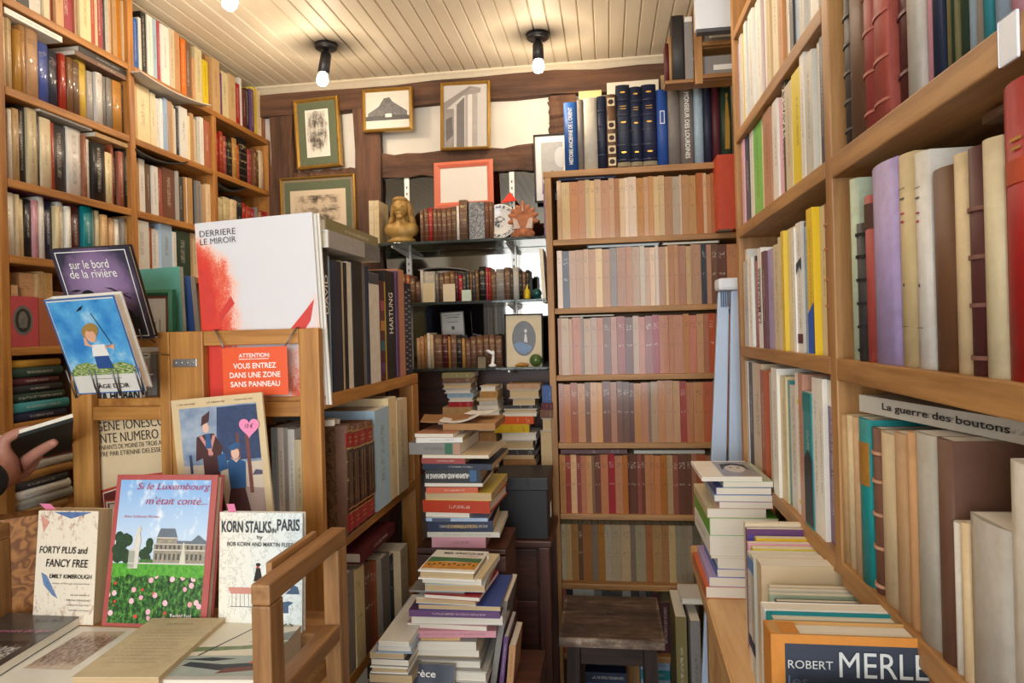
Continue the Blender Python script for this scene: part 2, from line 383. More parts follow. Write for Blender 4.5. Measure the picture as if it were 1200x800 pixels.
# ================================================================== the room
X0, X1, YB, ZC, YF = -1.46, .56, 2.42, 2.232, -1.6
plaster = plain('rough_plaster', '#e2d9c9', .9, .1, 7, 0, 0, .5)
struct(box('floor', (X0 - .1, YF, -.1), (X1 + .1, YB + .1, 0), wood('floor_boards', '#5a4636', '#38291f', 1, .5), None, 0))
struct(box('wall_back', (X0 - .1, YB, 0), (X1 + .1, YB + .1, ZC + .1), plaster, None, 0))
struct(box('wall_left', (X0 - .1, YF, 0), (X0, YB, ZC + .1), plaster, None, 0))
struct(box('wall_right', (X1, YF, 0), (X1 + .1, YB, ZC + .1), plaster, None, 0))
def ceiling():
    bm = bmesh.new(); wd = .0465; x = X0
    k = 0
    while x < X1:
        x2 = min(x + wd, X1)
        g = .0035
        v = [bm.verts.new(c) for c in ((x, YF, ZC + .006), (x + g, YF, ZC), (x2 - g, YF, ZC), (x2, YF, ZC + .006), (x, YB, ZC + .006), (x + g, YB, ZC), (x2 - g, YB, ZC), (x2, YB, ZC + .006))]
        for a in range(3): bm.faces.new((v[a], v[a + 4], v[a + 5], v[a + 1]))
        x = x2; k += 1
    v = [bm.verts.new(c) for c in ((X0 - .1, YF, ZC + .03), (X1 + .1, YF, ZC + .03), (X1 + .1, YB + .1, ZC + .03), (X0 - .1, YB + .1, ZC + .03))]
    bm.faces.new(v)
    m, t, p = nodes('painted_ceiling_boards'); vv = coords(t)
    n = noise(t, 3, 4, mapped(t, vv, (6, .6, 1)))
    c = mixc(t, n, lin('#ebe0ca'), lin('#d3c3a6'))
    for q in (atz(382, 52, ZC), atz(630, 40, ZC)):     # boards darkened round the lamps, fading outward
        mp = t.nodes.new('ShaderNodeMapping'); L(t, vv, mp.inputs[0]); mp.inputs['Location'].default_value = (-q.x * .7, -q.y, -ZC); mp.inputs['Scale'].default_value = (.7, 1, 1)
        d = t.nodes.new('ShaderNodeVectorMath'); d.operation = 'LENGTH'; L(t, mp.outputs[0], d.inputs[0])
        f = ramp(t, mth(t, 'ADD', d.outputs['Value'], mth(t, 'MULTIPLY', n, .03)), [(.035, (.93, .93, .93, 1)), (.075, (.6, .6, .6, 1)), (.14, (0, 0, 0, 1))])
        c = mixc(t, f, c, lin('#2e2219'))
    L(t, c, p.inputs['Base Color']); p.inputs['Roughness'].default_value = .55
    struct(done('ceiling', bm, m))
ceiling()
# the shop front behind the camera: a wall with a wide barred window
WX0, WX1, WZ0, WZ1 = -1.15, .5, .55, 2.1
SHOPW = plain('shopfront_paint', '#4a3b30', .5, .06)
struct(box('wall_front', (X0 - .1, YF - .1, 0), (WX0, YF, ZC + .1), plaster, None, 0)); struct(box('wall_front.001', (WX1, YF - .1, 0), (X1 + .1, YF, ZC + .1), plaster, None, 0))
struct(box('wall_front.002', (WX0, YF - .1, 0), (WX1, YF, WZ0), SHOPW, None, 0)); struct(box('wall_front.003', (WX0, YF - .1, WZ1), (WX1, YF, ZC + .1), plaster, None, 0))
bm = bmesh.new()
for k in range(6): x = WX0 + (WX1 - WX0) * k / 5; bm_box(bm, (x - .012, YF - .06, WZ0), (x + .012, YF - .03, WZ1))
for k in range(5): z = WZ0 + (WZ1 - WZ0) * k / 4; bm_box(bm, (WX0, YF - .055, z - .01), (WX1, YF - .035, z + .01))
struct(done('window_1', bm, SHOPW))
bm = bmesh.new()
prof = [(YB, ZC), (YB, ZC - .028), (YB - .008, ZC - .028), (YB - .022, ZC - .012), (YB - .03, ZC - .006), (YB - .03, ZC)]
a = [bm.verts.new((X0, y, z)) for y, z in prof]; b = [bm.verts.new((X1, y, z)) for y, z in prof]
for k in range(len(prof) - 1): bm.faces.new((a[k], a[k + 1], b[k + 1], b[k]))
struct(done('trim_1', bm, plain('cornice_paint', '#d9cbb0', .5, .06)))
def timber(n, lo, hi, axis, seed):
    """hand-hewn beam: a box cut along its length, its faces pushed a little"""
    r = random.Random(seed); cuts = 14; vs = []; fs = []
    a1, a2 = [k for k in range(3) if k != axis]
    for k in range(cuts + 1):
        s = lo[axis] + (hi[axis] - lo[axis]) * k / cuts
        for q in ((0, 0), (1, 0), (1, 1), (0, 1)):
            p = [0, 0, 0]; p[axis] = s
            p[a1] = (lo, hi)[q[0]][a1]; p[a2] = (lo, hi)[q[1]][a2]
            for a in (a1, a2):
                if not (a == 1 and p[1] == hi[1]): p[a] += r.uniform(-.006, .006)
            vs.append(p)
    for k in range(cuts):
        for q in range(4): fs.append((k * 4 + q, k * 4 + (q + 1) % 4, k * 4 + 4 + (q + 1) % 4, k * 4 + 4 + q))
    fs += [(3, 2, 1, 0), tuple(cuts * 4 + i for i in range(4))]
    me = mesh_from('timber', vs, fs); bmm = bmesh.new(); bmm.from_mesh(me); bpy.data.meshes.remove(me)
    struct(done('trim_%d' % n, bmm, TIMB(axis)))
YT = YB - .035
timber(2, (X0, YT, 2.118), (X1, YB - .002, 2.2), 0, 2)
timber(3, (-.893, YT - .01, .05), (-.80, YB - .002, 2.116), 2, 3)
timber(4, (-1.225, YT, .05), (-1.135, YB - .002, 2.116), 2, 4)
timber(5, (-.798, YT, 1.862), (-.10, YB - .002, 1.95), 0, 5)
timber(6, (-.185, YT, 1.952), (-.09, YB - .002, 2.116), 2, 6)
timber(7, (-1.133, YT, 1.86), (-.895, YB - .002, 1.905), 0, 7)
# ================================================================== bookcases
def bookcase(name, label, lo, hi, mk):
    t = thing(name, ((lo[0] + hi[0]) / 2, (lo[1] + hi[1]) / 2, 0), label, 'bookcase'); mk(t); return t
LZ = [2.035, 1.842, 1.648, 1.487, 1.292, 1.13, .92, .72, .5, .28, .08]
def left_case(t):
    x0, x1 = -1.452, -1.24
    ys = [1.262, 1.664, 2.05, 2.412]
    for k, y in enumerate(ys):
        zt = 2.22 if k < 2 else 2.016
        box('upright_panel', (x0, y - .011, 0), (x1, y + .011, zt), LAMPLIT(2), t)
    for z in LZ:
        for k in range(3):
            if k == 1 and z == LZ[0]: box('shelf_board', (x0, ys[1] + .012, z - .018), (x1, ys[3] + .011, z), LAMPLIT(1), t); continue
            if k == 2 and z == LZ[0]: continue
            box('shelf_board', (x0, ys[k] + .012, z - .018), (x1, ys[k + 1] - .012, z), LAMPLIT(1), t)
    box('back_panel', (x0 - .006, ys[0], 0), (x0 - .001, ys[3], 2.2), LAMPLIT(2), t, 0)
bookcase('bookcase', 'tall pine wall bookcase of three bays reaching the ceiling, left of the pictures', (-1.45, 1.25), (-1.24, 2.42), left_case)
# the middle posts of the left bookcase stop under the long top shelf
BZ = [1.802, 1.584, 1.366, 1.153, .938, .713, .492, .268, .07]
def back_case(t):
    y0, y1 = 2.168, 2.385; xa, xb = -.188, .47
    box('upright_panel', (xa, y0, 0), (xa + .021, y1, 1.782), PINE(2), t); box('upright_panel', (xb, y0, 0), (xb + .021, y1, 1.782), PINE(2), t)
    for k, z in enumerate(BZ):
        if k == 0: box('shelf_board', (xa - .004, y0, z - .02), (xb + .025, y1, z), PINE(0), t)
        else: box('shelf_board', (xa + .022, y0 + .002, z - .018), (xb - .001, y1, z), PINE(0), t)
    box('back_panel', (xa, y1 + .001, 0), (xb + .02, y1 + .006, 1.79), PINE(2), t, 0)
bookcase('bookcase', 'narrow pine bookcase against the back wall filled with tan paperbacks', (-.19, 2.168), (.49, 2.39), back_case)
RX = .308; RZ = [1.746, 1.526, 1.25, .972]
def right_case(t):
    x0, x1 = RX, .545
    for y in (.3, 1.0, 1.672): box('upright_panel', (x0, y - .0135, .95), (x1, y + .0135, 2.225), PINE(2), t)
    for z in [1.985] + RZ:
        th = .024 if z < 1.9 else .02
        zn = z + .07 if z == RZ[0] else z
        box('shelf_board', (x0, .3145, zn - th * 1.25), (x1, .9855, zn), PINE(1), t)
        box('shelf_board', (x0, 1.0145, z - th), (x1, 1.6575, z), PINE(1), t)
    for y in (.3, 1.0, 1.655): box('bracket_post', (.40, y - .0125, .764), (.53, y + .0125, .948), PINE(2), t)
    box('back_panel', (x1 + .001, .3, .95), (x1 + .006, 1.67, 2.22), PINE(2), t, 0)
bookcase('bookcase', 'close pine bookcase with thick shelves above the counter on the right', (.308, .3), (.545, 1.67), right_case)
# ------------------------------------------------------------------ counter under the right bookcase
t = thing('counter', (.35, 1.0, 0), 'pale pine counter with books standing and lying on it, under the close bookcase', 'counter')
bm = bmesh.new()
pts = [(.150, .25), (.54, .25), (.54, 1.72), (.186, 1.72)]
lo = [bm.verts.new((x - .35, y - 1.0, .722)) for x, y in pts]; hi = [bm.verts.new((x - .35, y - 1.0, .762)) for x, y in pts]
bm.faces.new(lo[::-1]); bm.faces.new(hi)
for k in range(4): bm.faces.new((lo[k], lo[(k + 1) % 4], hi[(k + 1) % 4], hi[k]))
bmesh.ops.bevel(bm, geom=list(bm.edges), offset=.003, segments=2, affect='EDGES')
done('worktop', bm, COUNT(1), t)
box('support_panel', (.22, 1.69, 0), (.54, 1.715, .72), PINE(2), t); box('support_panel', (.22, .26, 0), (.54, .285, .72), PINE(2), t)
box('back_rail', (.5, .29, .3), (.52, 1.685, .42), PINE(1), t)
# ================================================================== upright books on the shelves
GL = 'books on the left wall bookcase'
def lrow(z, start, spec, h, ph, fin='paper', hmax=.17, **k):
    row('left', -1.249, z, start, spec, h, .14, fin, ph, GL, kind='book', hmax=hmax, hj=.08, **k)
NB, MB, FB = 'left bookcase near bay', 'left bookcase middle bay', 'left bookcase far bay'
lrow(LZ[0], 1, 'h12 l20 k36 w44 w52 c59 a65 t74 r90 t93 c106 r111 c115 r122 d126 l130 t133 h138 k140 h145 c152', .172, 'top shelf, ' + NB, hmax=.18)
lrow(LZ[1], 1, 'p4 c10 c15 c20 h27 h34 t48 u61 n73:60 r80:64 b87:68 b96:72 y107:72 l114:84 w122:86 g126:90 g133:92 h144:96 d153:100', .15, 'second shelf, ' + NB, 'gloss', rnd=.003)
lrow(LZ[2], 2.5, 'n11 w16 t24 k34:117 c45:125 d49:132 c62:139 r66:144 d83:146 w100:151 a104:158 w110:163 k125:168 c134:179 a137 k141 a147 k152', .155, 'third shelf, ' + NB, rnd=.002)
lrow(LZ[3], 3, 'w20:225 c25:228 c32 k41 p49 w56 n67 c73 w80 w86:242 r88 m100:234 q111:240 s116:242 c121 t128 c132 t139 w145 g150 c153', .135, 'fourth shelf, ' + NB, rnd=.003, hmax=.142)
lrow(LZ[4] , 14, 't22:334 b27:337 t44:320 c50:321 t56:318 h64:320 b90 c120 t150', .12, 'behind the facing-out books, ' + NB, 'old')
lrow(LZ[0], 157.5, 'u163 w166 h170 k176:5 w182:6 s187:20 r190:22 w199:31 c205:31 t211:27 k215:38 o221:39 b228:40 t231 c239:57 y245 h249:53 t258:57 x263 c271:85 t279:88 r284 w287:90 m291 k295 x299:105 y304:103 c309:103 a313 w317 c321', .15, 'long top shelf, left bookcase', hmax=.178)
lrow(LZ[1], 157.5, 't164:90 c180:92 c186 w190 w193 s197 t202 c206 w209 k212 w221 c224 t228 c233 l236 w240 a247', .15, 'second shelf, ' + MB, hmax=.162)
lrow(LZ[2], 157.5, 'h167 w174 b179 w186 a194 b208 l211 d217 h219 w222 h227 k231 g236 l240 t244 c248', .145, 'third shelf, ' + MB, hmax=.15)
lrow(LZ[3], 157.5, 'w175 a180 w190 s203:262 w207 v225 t229 c236 t244 m248', .135, 'fourth shelf, ' + MB)
lrow(LZ[1], 253, 'r259 r263 r267:160 k270 k275 h280 o284:170 k294:163 r299 b302 b306 c311 t315 m320', .14, 'second shelf, ' + FB, 'leather', rnd=.003)
lrow(LZ[2], 252, 'k255 c265 c272 c279 k288:217 r292 r298 r302 g305 t309 r313 r319', .12, 'third shelf, ' + FB, 'old', rnd=.002, hmax=.14)
lrow(LZ[3], 253, 't262 c270 b280 m290 t300 c310 b319', .13, 'fourth shelf, ' + FB, 'old')
GB = 'tan paperbacks in the back bookcase'
def brow(k, start, spec, h, ph, fin='glassine', c=2.176, jit=.008, hj=.025, **kw):
    row('back', c, BZ[k], start, spec, h, .15, fin, ph + ' shelf of the back bookcase', GB, hj=hj, jit=jit, old=True, **kw)
brow(1, 653, 't658 c668 t678 t686 c691 c697 c704.5 t713.5 t720 h726 c732 w736.5 w746 h754.5 t760 t766 c772 c779 h788 l797 w799 t807 t816 h824 c828 t833 h839', .186, 'first')
brow(2, 653, 'w659 n667 t675 t684 t690 t698 c706 h715 g723 h734 h741 t750 l756 t762 c768 w772 t780 c783 h790 t795 h804 c810 t822 n828 t834 b841 b852 t864', .186, 'second')
brow(3, 654, 'h658 l667 t671 i681 g684 l693 l700 i707 b716 i723 a733 b742 l749 i756 a765 r773 i784 i790 i801 t808 i817 t825 i831 o838 i845 a852 i862', .182, 'third', 'browned')
brow(4, 655, 'i661 t669 a677 t686 b692 c700 c706 b716 t723 b730 b738 m743 t752 i760 g763 l771 t780 t789 t797 r805 h813 t825 i836 t845 i856', .19, 'fourth', 'browned')
brow(5, 656, 't663 a669 w676 a681 i687 c694 g697 b704 t713 r721 t730 h736 m738 b747 a752 b756 t762 t767 t774 h782 l789 a795 b805 b811 t817 i828 t840', .186, 'fifth', 'aged')
brow(6, 658, 'w663 c670 h678 b683 h694 g701 h709 l717 l728 c739 g745 l757 h765 t776 h784 c792 l799 l806 l812 g822 l834', .18, 'sixth', 'foxed', 2.2, 0, 0)
brow(7, 659, 'r664 k672 w684:690 w697:690 g706 d715 d730 l740 d750 g758 d765 m773 m787:707 s791 w796 w803 l808 g820', .195, 'seventh', 'paper', 2.195, hmax=.2)
# top of the back bookcase: bound volumes
GT = 'bound books standing on top of the back bookcase'
TOPB = row('back', 2.18, BZ[0], 661, 'u676.5:119 g684:116 l700:114 n711:112 b722.5:110 n739:99 n752.5:101 n770:98 u783:104 g797.5:96 g813.5:95 s824.5:99 n834.5:92 m844.5:91 v858:88', .2, .15, 'bare', 'standing on top of the back bookcase', GT, 'book', jit=.004, hard=True, rnd=.006, old=True)
def backing(px0, px1, yt, y, mat, label, name='card'):
    a, b = at(px0, yt, y), at(px1, yt, y); o = box(name, (a.x, y, BZ[0] + .0005), (b.x, y + .004, a.z), mat); tag(o, label, name)
backing(711, 772, 97, 2.345, plain('cream_card', '#e0d6c2', .7, .05), 'cream card standing behind the navy gilt volumes on the back bookcase')
backing(678, 705, 107, 2.352, plain('yellowed_paper', '#d9cf8e', .7, .1), 'yellowed paper sticking up behind the vellum book on the back bookcase')
backing(774, 798, 88, 2.36, plain('tan_envelope', '#b49a74', .7, .08), 'tan envelope standing behind the grey book on the back bookcase')
# right bookcase
GR = 'books in the close bookcase above the counter'
def rrow(z, start, spec, h, ph, fin='paper', hmax=.24, D=.15, **k):
    return row('right', RX + .003, z, start, spec, h, D, fin, ph, GR, kind=k.pop('kind', 'softcover' if ph.endswith(FC) else 'hardback'), hmax=hmax, pages=True, **k)
FC, NC = 'close bookcase far bay', 'close bookcase near bay'
rrow(RZ[0], 862, 'z863.5 w866 y871:28 w873.5 s877 w882 w888 p890 x892 w897 c901 t904 c910 h915 w922 d926 s932 l937 w945 w952 c962', .215, 'top visible shelf, ' + FC, hmax=.217)
rrow(RZ[1], 862.5, 'x867:167 p869.5 n874 w878 e886.5:145 c891 i899 w903 w908 p915 k918.5 c926 y937.5 w942 l951 w960.5 n964 w967.5', .19, 'second visible shelf, ' + FC, hmax=.198)
rrow(RZ[2], 864, 'w871:293 l876 w880 k882 r887:305 w891:290 m895 z903 c909 c914 y917:270 c926:266 w929 w935:260 d942:258 s946 y953:243 c960:240 a968:236', .205, 'third visible shelf, ' + FC, hmax=.232)
rrow(RZ[3], 872, 'w875:420 k879.5:425 c890:425 a895:434 o901:436 l905 w911.5:430 c918:441 q921 w928:452 w935.5:432 i940.5:435 q950:460 w957:443 w963:443 x971:444', .23, 'lowest shelf, ' + FC, hmax=.243)
n1 = rrow(RZ[1], 979, 'd989 b1006 r1019 r1036 m1055 l1071 p1079 n1089 j1095 v1101 j1104 v1114 s1126 l1142 q1150 s1172 p1193 w1240', .25, 'upper shelf, ' + NC, 'bare', .28, rnd=.004)
n2 = rrow(RZ[2], 992, 'f1000:209 d1008:262 r1018:229 z1048:190 c1066:180 w1083:178 b1109:197 c1126:180 m1146:172 c1168:162 r1216:90', .22, 'middle shelf, ' + NC, 'bare', .245, rnd=.006, jit=.004)
n3 = rrow(RZ[3], 972, 'y984:470 t990:486 c997:487 t1004:489 q1018:491 b1027:502 c1045:508 t1060:508 t1069:507 l1094:509 b1112:515 w1122:612 c1130:612 l1178:612 w1235:528', .2, 'lowest shelf, ' + NC, 'bare', .215, D=.1, Ds={1: .045, 2: .045, 3: .045}, rnd=.005, jit=.003)
n4 = row('right', .419, RZ[3], 1108, 'b1130:521 b1178:533', .17, .11, 'bare', 'standing behind the short pale books, ' + NC, GR, kind='book', jit=0, rnd=.004, pages=True)
# ------------------------------------------------------------------ details on spines (children of their book)
def spine_text(o, s, v0, v1, w, mat, down=True, shear=0, bold=.01, x=0, name='spine_title'):
    """lettering running along the spine between heights v0..v1 (fractions), w = share of the thickness"""
    T, H = o['T'], o['H']; r = (v1 - v0) * H
    y = -.0008
    if down: text(name, o, s, (x * T - w * T / 2, y, v1 * H), (0, 0, -1), (1, 0, 0), 0, 0, r, w * T, mat, shear, bold)
    else: text(name, o, s, (x * T + w * T / 2, y, v0 * H), (0, 0, 1), (-1, 0, 0), 0, 0, r, w * T, mat, shear, bold)
def arc_strip(o, z0, z1, off, mat, name, w=1.0):
    """a band or label that follows the rounded spine"""
    T, rn = o['T'], o.get('rnd', 0) or 0; n = 6; bm = bmesh.new(); rows_ = []
    for z in (z0, z1):
        r_ = []
        for d in (off, -.0004):
            for k in range(n + 1): q = (2 * k / n - 1) * w; r_.append(bm.verts.new((q * T / 2, rn * q * q - d, z)))
        rows_.append(r_)
    a, b = rows_; m = n + 1
    for k in range(n):
        bm.faces.new((a[k], a[k + 1], b[k + 1], b[k])); bm.faces.new((a[m + k + 1], a[m + k], b[m + k], b[m + k + 1]))
        bm.faces.new((b[k], b[k + 1], b[m + k + 1], b[m + k])); bm.faces.new((a[k + 1], a[k], a[m + k], a[m + k + 1]))
    for k in (0, n): bm.faces.new((a[k], b[k], b[m + k], a[m + k]))
    return done(name, bm, mat, o)
def bands(o, hs, code='k', fin='leather', mat=None, r=.0018):
    for h in hs: arc_strip(o, h * o['H'] - r, h * o['H'] + r, .002, mat or book_mat(code, fin, 'cover'), 'spine_band')
def patch(o, v0, v1, mat, w=1.0, name='title_label'): arc_strip(o, v0 * o['H'], v1 * o['H'], .0007, mat, name, w)
tb = TOPB
spine_text(tb[0], 'HISTOIRE ANCIENNE DE L ORIENT', .1, .92, .3, WHITE_INK, False)
for q in (5, 6, 7):
    bands(tb[q], (.1, .28, .46, .64, .82), mat=plain('navy_leather', '#20263c', .4)); T, H = tb[q]['T'], tb[q]['H']
    art_each('gilt_tooling', tb[q], (-T / 2, 0, 0), (1, 0, 0), (0, 0, 1), T, H, [(GOLD, ell(.5, v, .2, .011, 10)) for v in (.19, .55, .91)] + [(GOLD, rect(.28, v, .72, v + .006)) for v in (.71, .74)], .0006)
    patch(tb[q], .02, .07, plain('worn_foot', '#8d8164', .7), .96, 'worn_foot')
T, H = tb[4]['T'], tb[4]['H']; cp = plain('cream_panel', '#d8c6a2', .7); dp = plain('brown_tooling', '#3a241a', .7)
art_each('tooled_panel', tb[4], (-T / 2, 0, 0), (1, 0, 0), (0, 0, 1), T, H, [(cp, rect(.12, v, .88, v + .11)) for v in (.04, .2, .36, .53, .84)] + [(dp, ell(.5, v + .055, .3, .035, 8)) for v in (.04, .2, .36, .53, .84)], .001)
bands(tb[3], (.2, .4, .6, .8), 'n')
art('title_frame', tb[8], (-tb[8]['T'] / 2, 0, 0), (1, 0, 0), (0, 0, 1), tb[8]['T'], tb[8]['H'], [(WHITE_INK, rect(.3, .55, .72, .72)), (book_mat('u', 'cloth', 'cover'), rect(.36, .56, .66, .71))], .001)
spine_text(tb[10], 'MONSIEUR DES LOURDINES', .07, .87, .34, WHITE_INK); patch(tb[10], .955, .998, plain('red_band', '#b52d2c', .6), 1, 'red_top_band')
T, H = tb[14]['T'], tb[14]['H']
art('gilt_figure', tb[14], (-T / 2, 0, 0), (1, 0, 0), (0, 0, 1), T, H, [(GOLD, [(.35, .15), (.75, .15), (.8, .45), (.68, .68), (.62, .74), (.5, .74), (.45, .66), (.4, .5)]), (GOLD, ell(.58, .77, .12, .03)), (GOLD, rect(.25, .86, .8, .87))], .001)
bands(n1[0], (.1, .25, .4, .55, .7, .85), 'd'); bands(n1[2], (.08, .27, .47, .65, .83), 'r', mat=plain('rubbed_red', '#a8594a', .5)); bands(n1[3], (.08, .27, .47, .65, .83), mat=plain('rubbed_red', '#a8594a', .5)); bands(n1[4], (.15, .4, .65, .85), 'm')
bands(n2[1], (.08, .25, .42, .59, .76, .92), 'k'); bands(n2[9 - 1], (.08, .31, .52, .73), 'd', mat=plain('rubbed_brown', '#7a5347', .5)); bands(n3[5], (.05, .28, .48, .68, .85), mat=plain('rubbed_tan', '#c09074', .6))
patch(n2[2], .8, .95, plain('brown_label', '#4a2b20', .6), 1); patch(n2[10], .66, .74, plain('orange_label', '#b8441f', .6), .8)
art('red_tooling', n2[10], (-n2[10]['T'] / 2, 0, 0), (1, 0, 0), (0, 0, 1), n2[10]['T'], n2[10]['H'], [(GOLD, rect(.35, .80, .65, .81)), (GOLD, rect(.38, .77, .62, .78))], .0006)
for q in (4, 5): 
    T, H = n2[q]['T'], n2[q]['H']
    art('spine_print', n2[q], (-T / 2, 0, 0), (1, 0, 0), (0, 0, 1), T, H, [(GREY_INK, rect(.3, .84, .7, .843)), (GREY_INK, rect(.3, .19, .7, .193)), (RED_INK, rect(.38, .68, .58, .69)), (RED_INK, rect(.38, .72, .62, .728)), (GREY_INK, rect(.36, .79, .64, .798)), (GREY_INK, rect(.44, .38, .56, .395))], .0003)
art('lined_print', n3[0], (-n3[0]['T'] / 2, 0, 0), (1, 0, 0), (0, 0, 1), n3[0]['T'], n3[0]['H'], [(INK, rect(.0, v, 1, v + .006)) for v in (.5, .53, .66, .72)] + [(INK, ell(.5, .58, .2, .015))], .0008)
patch(n3[4], .6, .86, plain('gilt_label', '#a9772f', .5, .2, 120), .8)
rr = [o for o, _, _ in ROWS[('third visible shelf, ' + FC, 'from the left')]]
spine_text(rr[5], 'LA MASCARADE', .25, .8, .7, INK, False)
T, H = rr[16]['T'], rr[16]['H']
art('blue_foot', rr[16], (-T / 2, 0, 0), (1, 0, 0), (0, 0, 1), T, H, [(plain('blue_print', '#1c55b5', .5, 0), [(0, .01), (1, .01), (1, .36), (0, .28)])], .0008)
art('dark_print', rr[13], (-T / 2, 0, 0), (1, 0, 0), (0, 0, 1), rr[13]['T'], H, [(plain('plum_print', '#5b2038', .5, 0), rect(.05, .07, 1, .14)), (plain('slate_print', '#2a3448', .5, 0), [(0, .66), (1, .7), (1, .6), (.6, .64), (0, .58)])], .0008)
bands(rr[18], (.33, .5, .7, .86), 'a', mat=plain('rubbed_rust', '#c07a5c', .6))
r2 = [o for o, _, _ in ROWS[('second visible shelf, ' + FC, 'from the left')]]
T, H = r2[10]['T'], r2[10]['H']
spine_text(r2[10], 'STAVISKY', .5, .95, .8, WHITE_INK, False)
r4 = [o for o, _, _ in ROWS[('lowest shelf, ' + FC, 'from the left')]]
patch(r4[15], .84, .999, plain('white_paper', '#f1eee6', .6, .03), 1, 'white_head'); patch(r4[12], .86, .99, plain('teal_head', '#1a7f80', .5), 1, 'teal_head')
T, H = r4[10]['T'], r4[10]['H']
art('yellow_marks', r4[10], (-T / 2, 0, 0), (1, 0, 0), (0, 0, 1), T, H, [(plain('yellow_print', '#e8d43a', .5, 0), rect(.3, v, 1, v + .03)) for v in (.08, .78)], .0008)
art('photo_spine', r4[12], (-T / 2, 0, 0), (1, 0, 0), (0, 0, 1), r4[12]['T'], r4[12]['H'], [(plain('photo_slate', '#2b3138', .5, .6, 90), [(0, .02), (1, .02), (1, .5), (.5, .58), (0, .5)])], .0008)
# red slipcase and dark-blue flat books on the back shelves
def slab(name, code, fin, lo, hi, label, cat='book', spine='s', pages=True, hard=True, group=None, yaw=0, rnd=0):
    T, W, Ld = hi[2] - lo[2], hi[0] - lo[0], hi[1] - lo[1]
    o = book(name, code, fin, T, Ld if spine in 'sp' else W, W if spine in 'sp' else Ld, flat_mw(spine, (lo[0] + hi[0]) / 2, lo[1], lo[2], T, W, Ld, yaw), hard, rnd, pages)
    o['T'] = T; o['H'] = W if spine in 'sp' else Ld
    return tag(o, label, cat, group)
def on_back(xl, xr, yt, k, top, T, code, label, ori='s', fin='cloth', Ld=.13, yfront=2.18):
    """a book lying on top of the row of shelf k"""
    tops = max(o['H'] for o, _, _ in ROWS[(top + ' shelf of the back bookcase', 'from the left')])
    z = BZ[k] + tops + .0005; a = at(xl, yt, yfront).x; b = at(xr, yt, yfront).x
    return slab('book', code, fin, (a, yfront, z), (b, yfront + Ld, z + T), label, 'book', ori)
on_back(654, 722, 208, 1, 'first', .007, 'n', 'thin dark blue book lying on the tan paperbacks of the first back shelf')
on_back(688, 773, 290, 2, 'second', .0072, 's', 'pale blue flat book lying on the paperbacks of the second back shelf', 'p')
on_back(776, 843, 287, 2, 'second', .006, 'w', 'white thin book lying to the right of the pale blue flat book', 'p')
on_back(655, 720, 371, 3, 'third', .004, 'w', 'white booklet lying on the pinkish paperbacks of the third back shelf', 'p')
on_back(657, 735, 528, 5, 'fifth', .013, 'm', 'shiny crimson book lying on the rust-brown paperbacks of the fifth back shelf', 's', 'gloss')
on_back(743, 826, 530, 5, 'fifth', .01, 'l', 'grey clothbound book lying right of the shiny crimson book', 's')
P = at(849, 283, 2.13); o = book('slipcase', 'R', 'bare', .05, .15, .222, Matrix.Translation((at(850, 240, 2.13).x, 2.10, BZ[1] + .0005)), True, 0, True); tag(o, 'glossy red slipcase at the right end of the first back shelf', 'slipcase')
# ================================================================== racks at the front left
RY, RXS = 1.2, -.53
def px_x(px, py=430, y=RY): return at(px, py, y).x
def rack(t, xa, xb, y1, zs, rails, stile_l, stile_r):
    zt = 1.314
    for (a, b) in (stile_l, stile_r): box('post', (a, RY, 0), (b, RY + .019, zt), RACKW(2), t, .003)
    box('post', (xa, y1 - .055, 0), (xa + .04, y1, 1.16), RACKW(2), t, .003); box('post', (xb - .04, y1 - .055, 0), (xb, y1, 1.16), RACKW(2), t, .003)
    for z0, z1 in rails: box('rail', (stile_l[1] + .0005, RY + .002, z0), (stile_r[0] - .0005, RY + .018, z1), RACKW(0), t, .002)
    for z in zs: 
        box('shelf_board', (xa, RY + .0195, z - .026), (xb, y1 - (.056 if z < 1.15 else -.0), z), RACKW(1), t, .002)
s1, s2, s3, s4, s5 = [px_x(p) for p in (82, 106, 186, 218, 238)]
tl = thing('display_rack', ((s1 + s3) / 2, 1.5, 0), 'orange-brown wooden rack whose bays hold the boy cover and the text cover', 'rack')
rack(tl, s1, s3 + .02, 1.62, [1.187, .9, .6, .3], [(1.286, 1.314), (1.146, 1.172)], (s1, s2), (s3, s3 + .0225))
tr = thing('display_rack', (-.69, 1.5, 0), 'orange-brown wooden rack of big art books with a red sign hung on it', 'rack')
PW = px_x(350)
rack(tr, s4 + .002, RXS, 1.857, [1.187, .902, .613, .3], [(1.286, 1.314), (1.15, 1.178)], (s3 + .0232, s5), (PW, RXS))
bm = bmesh.new(); c0 = at(203, 417, RY).x; c1 = at(231, 417, RY).x
bm_box(bm, (c0, RY - .0025, 1.247), (c1, RY - .0002, 1.262), .001)
pl = done('joining_plate', bm, plain('zinc', '#a9abad', .35, .05, 60, .9), tr, -tr.location)
for k in (.14, .38, .62, .86):
    lathe('screw', [(.0001, .0012), (.0026, .0009), (.003, 0)], plain('zinc', '#a9abad', .35, .05, 60, .9), pl, mw=Matrix.Translation((c0 + (c1 - c0) * k, RY - .0026, 1.2545)) @ Matrix.Rotation(math.pi / 2, 4, 'X'), seg=10)
PXD = proj(RXS - .004, 1.2365, 1.33)[0]
GA = 'big art books on the rack'
ra = row('left', RXS - .004, 1.1875, PXD, 'k386:292 s390:300 n402:306 c406:306 k409:308 w415:307 k426:306 g431:310 n433:312 w445:320 m451:329 y454:330 k465:318 x468:318 i475:316 n484:332', .29, .24, 'bare', 'on the top board of the rack of art books', GA, 'book', jit=.006, hard=True, pages=True)
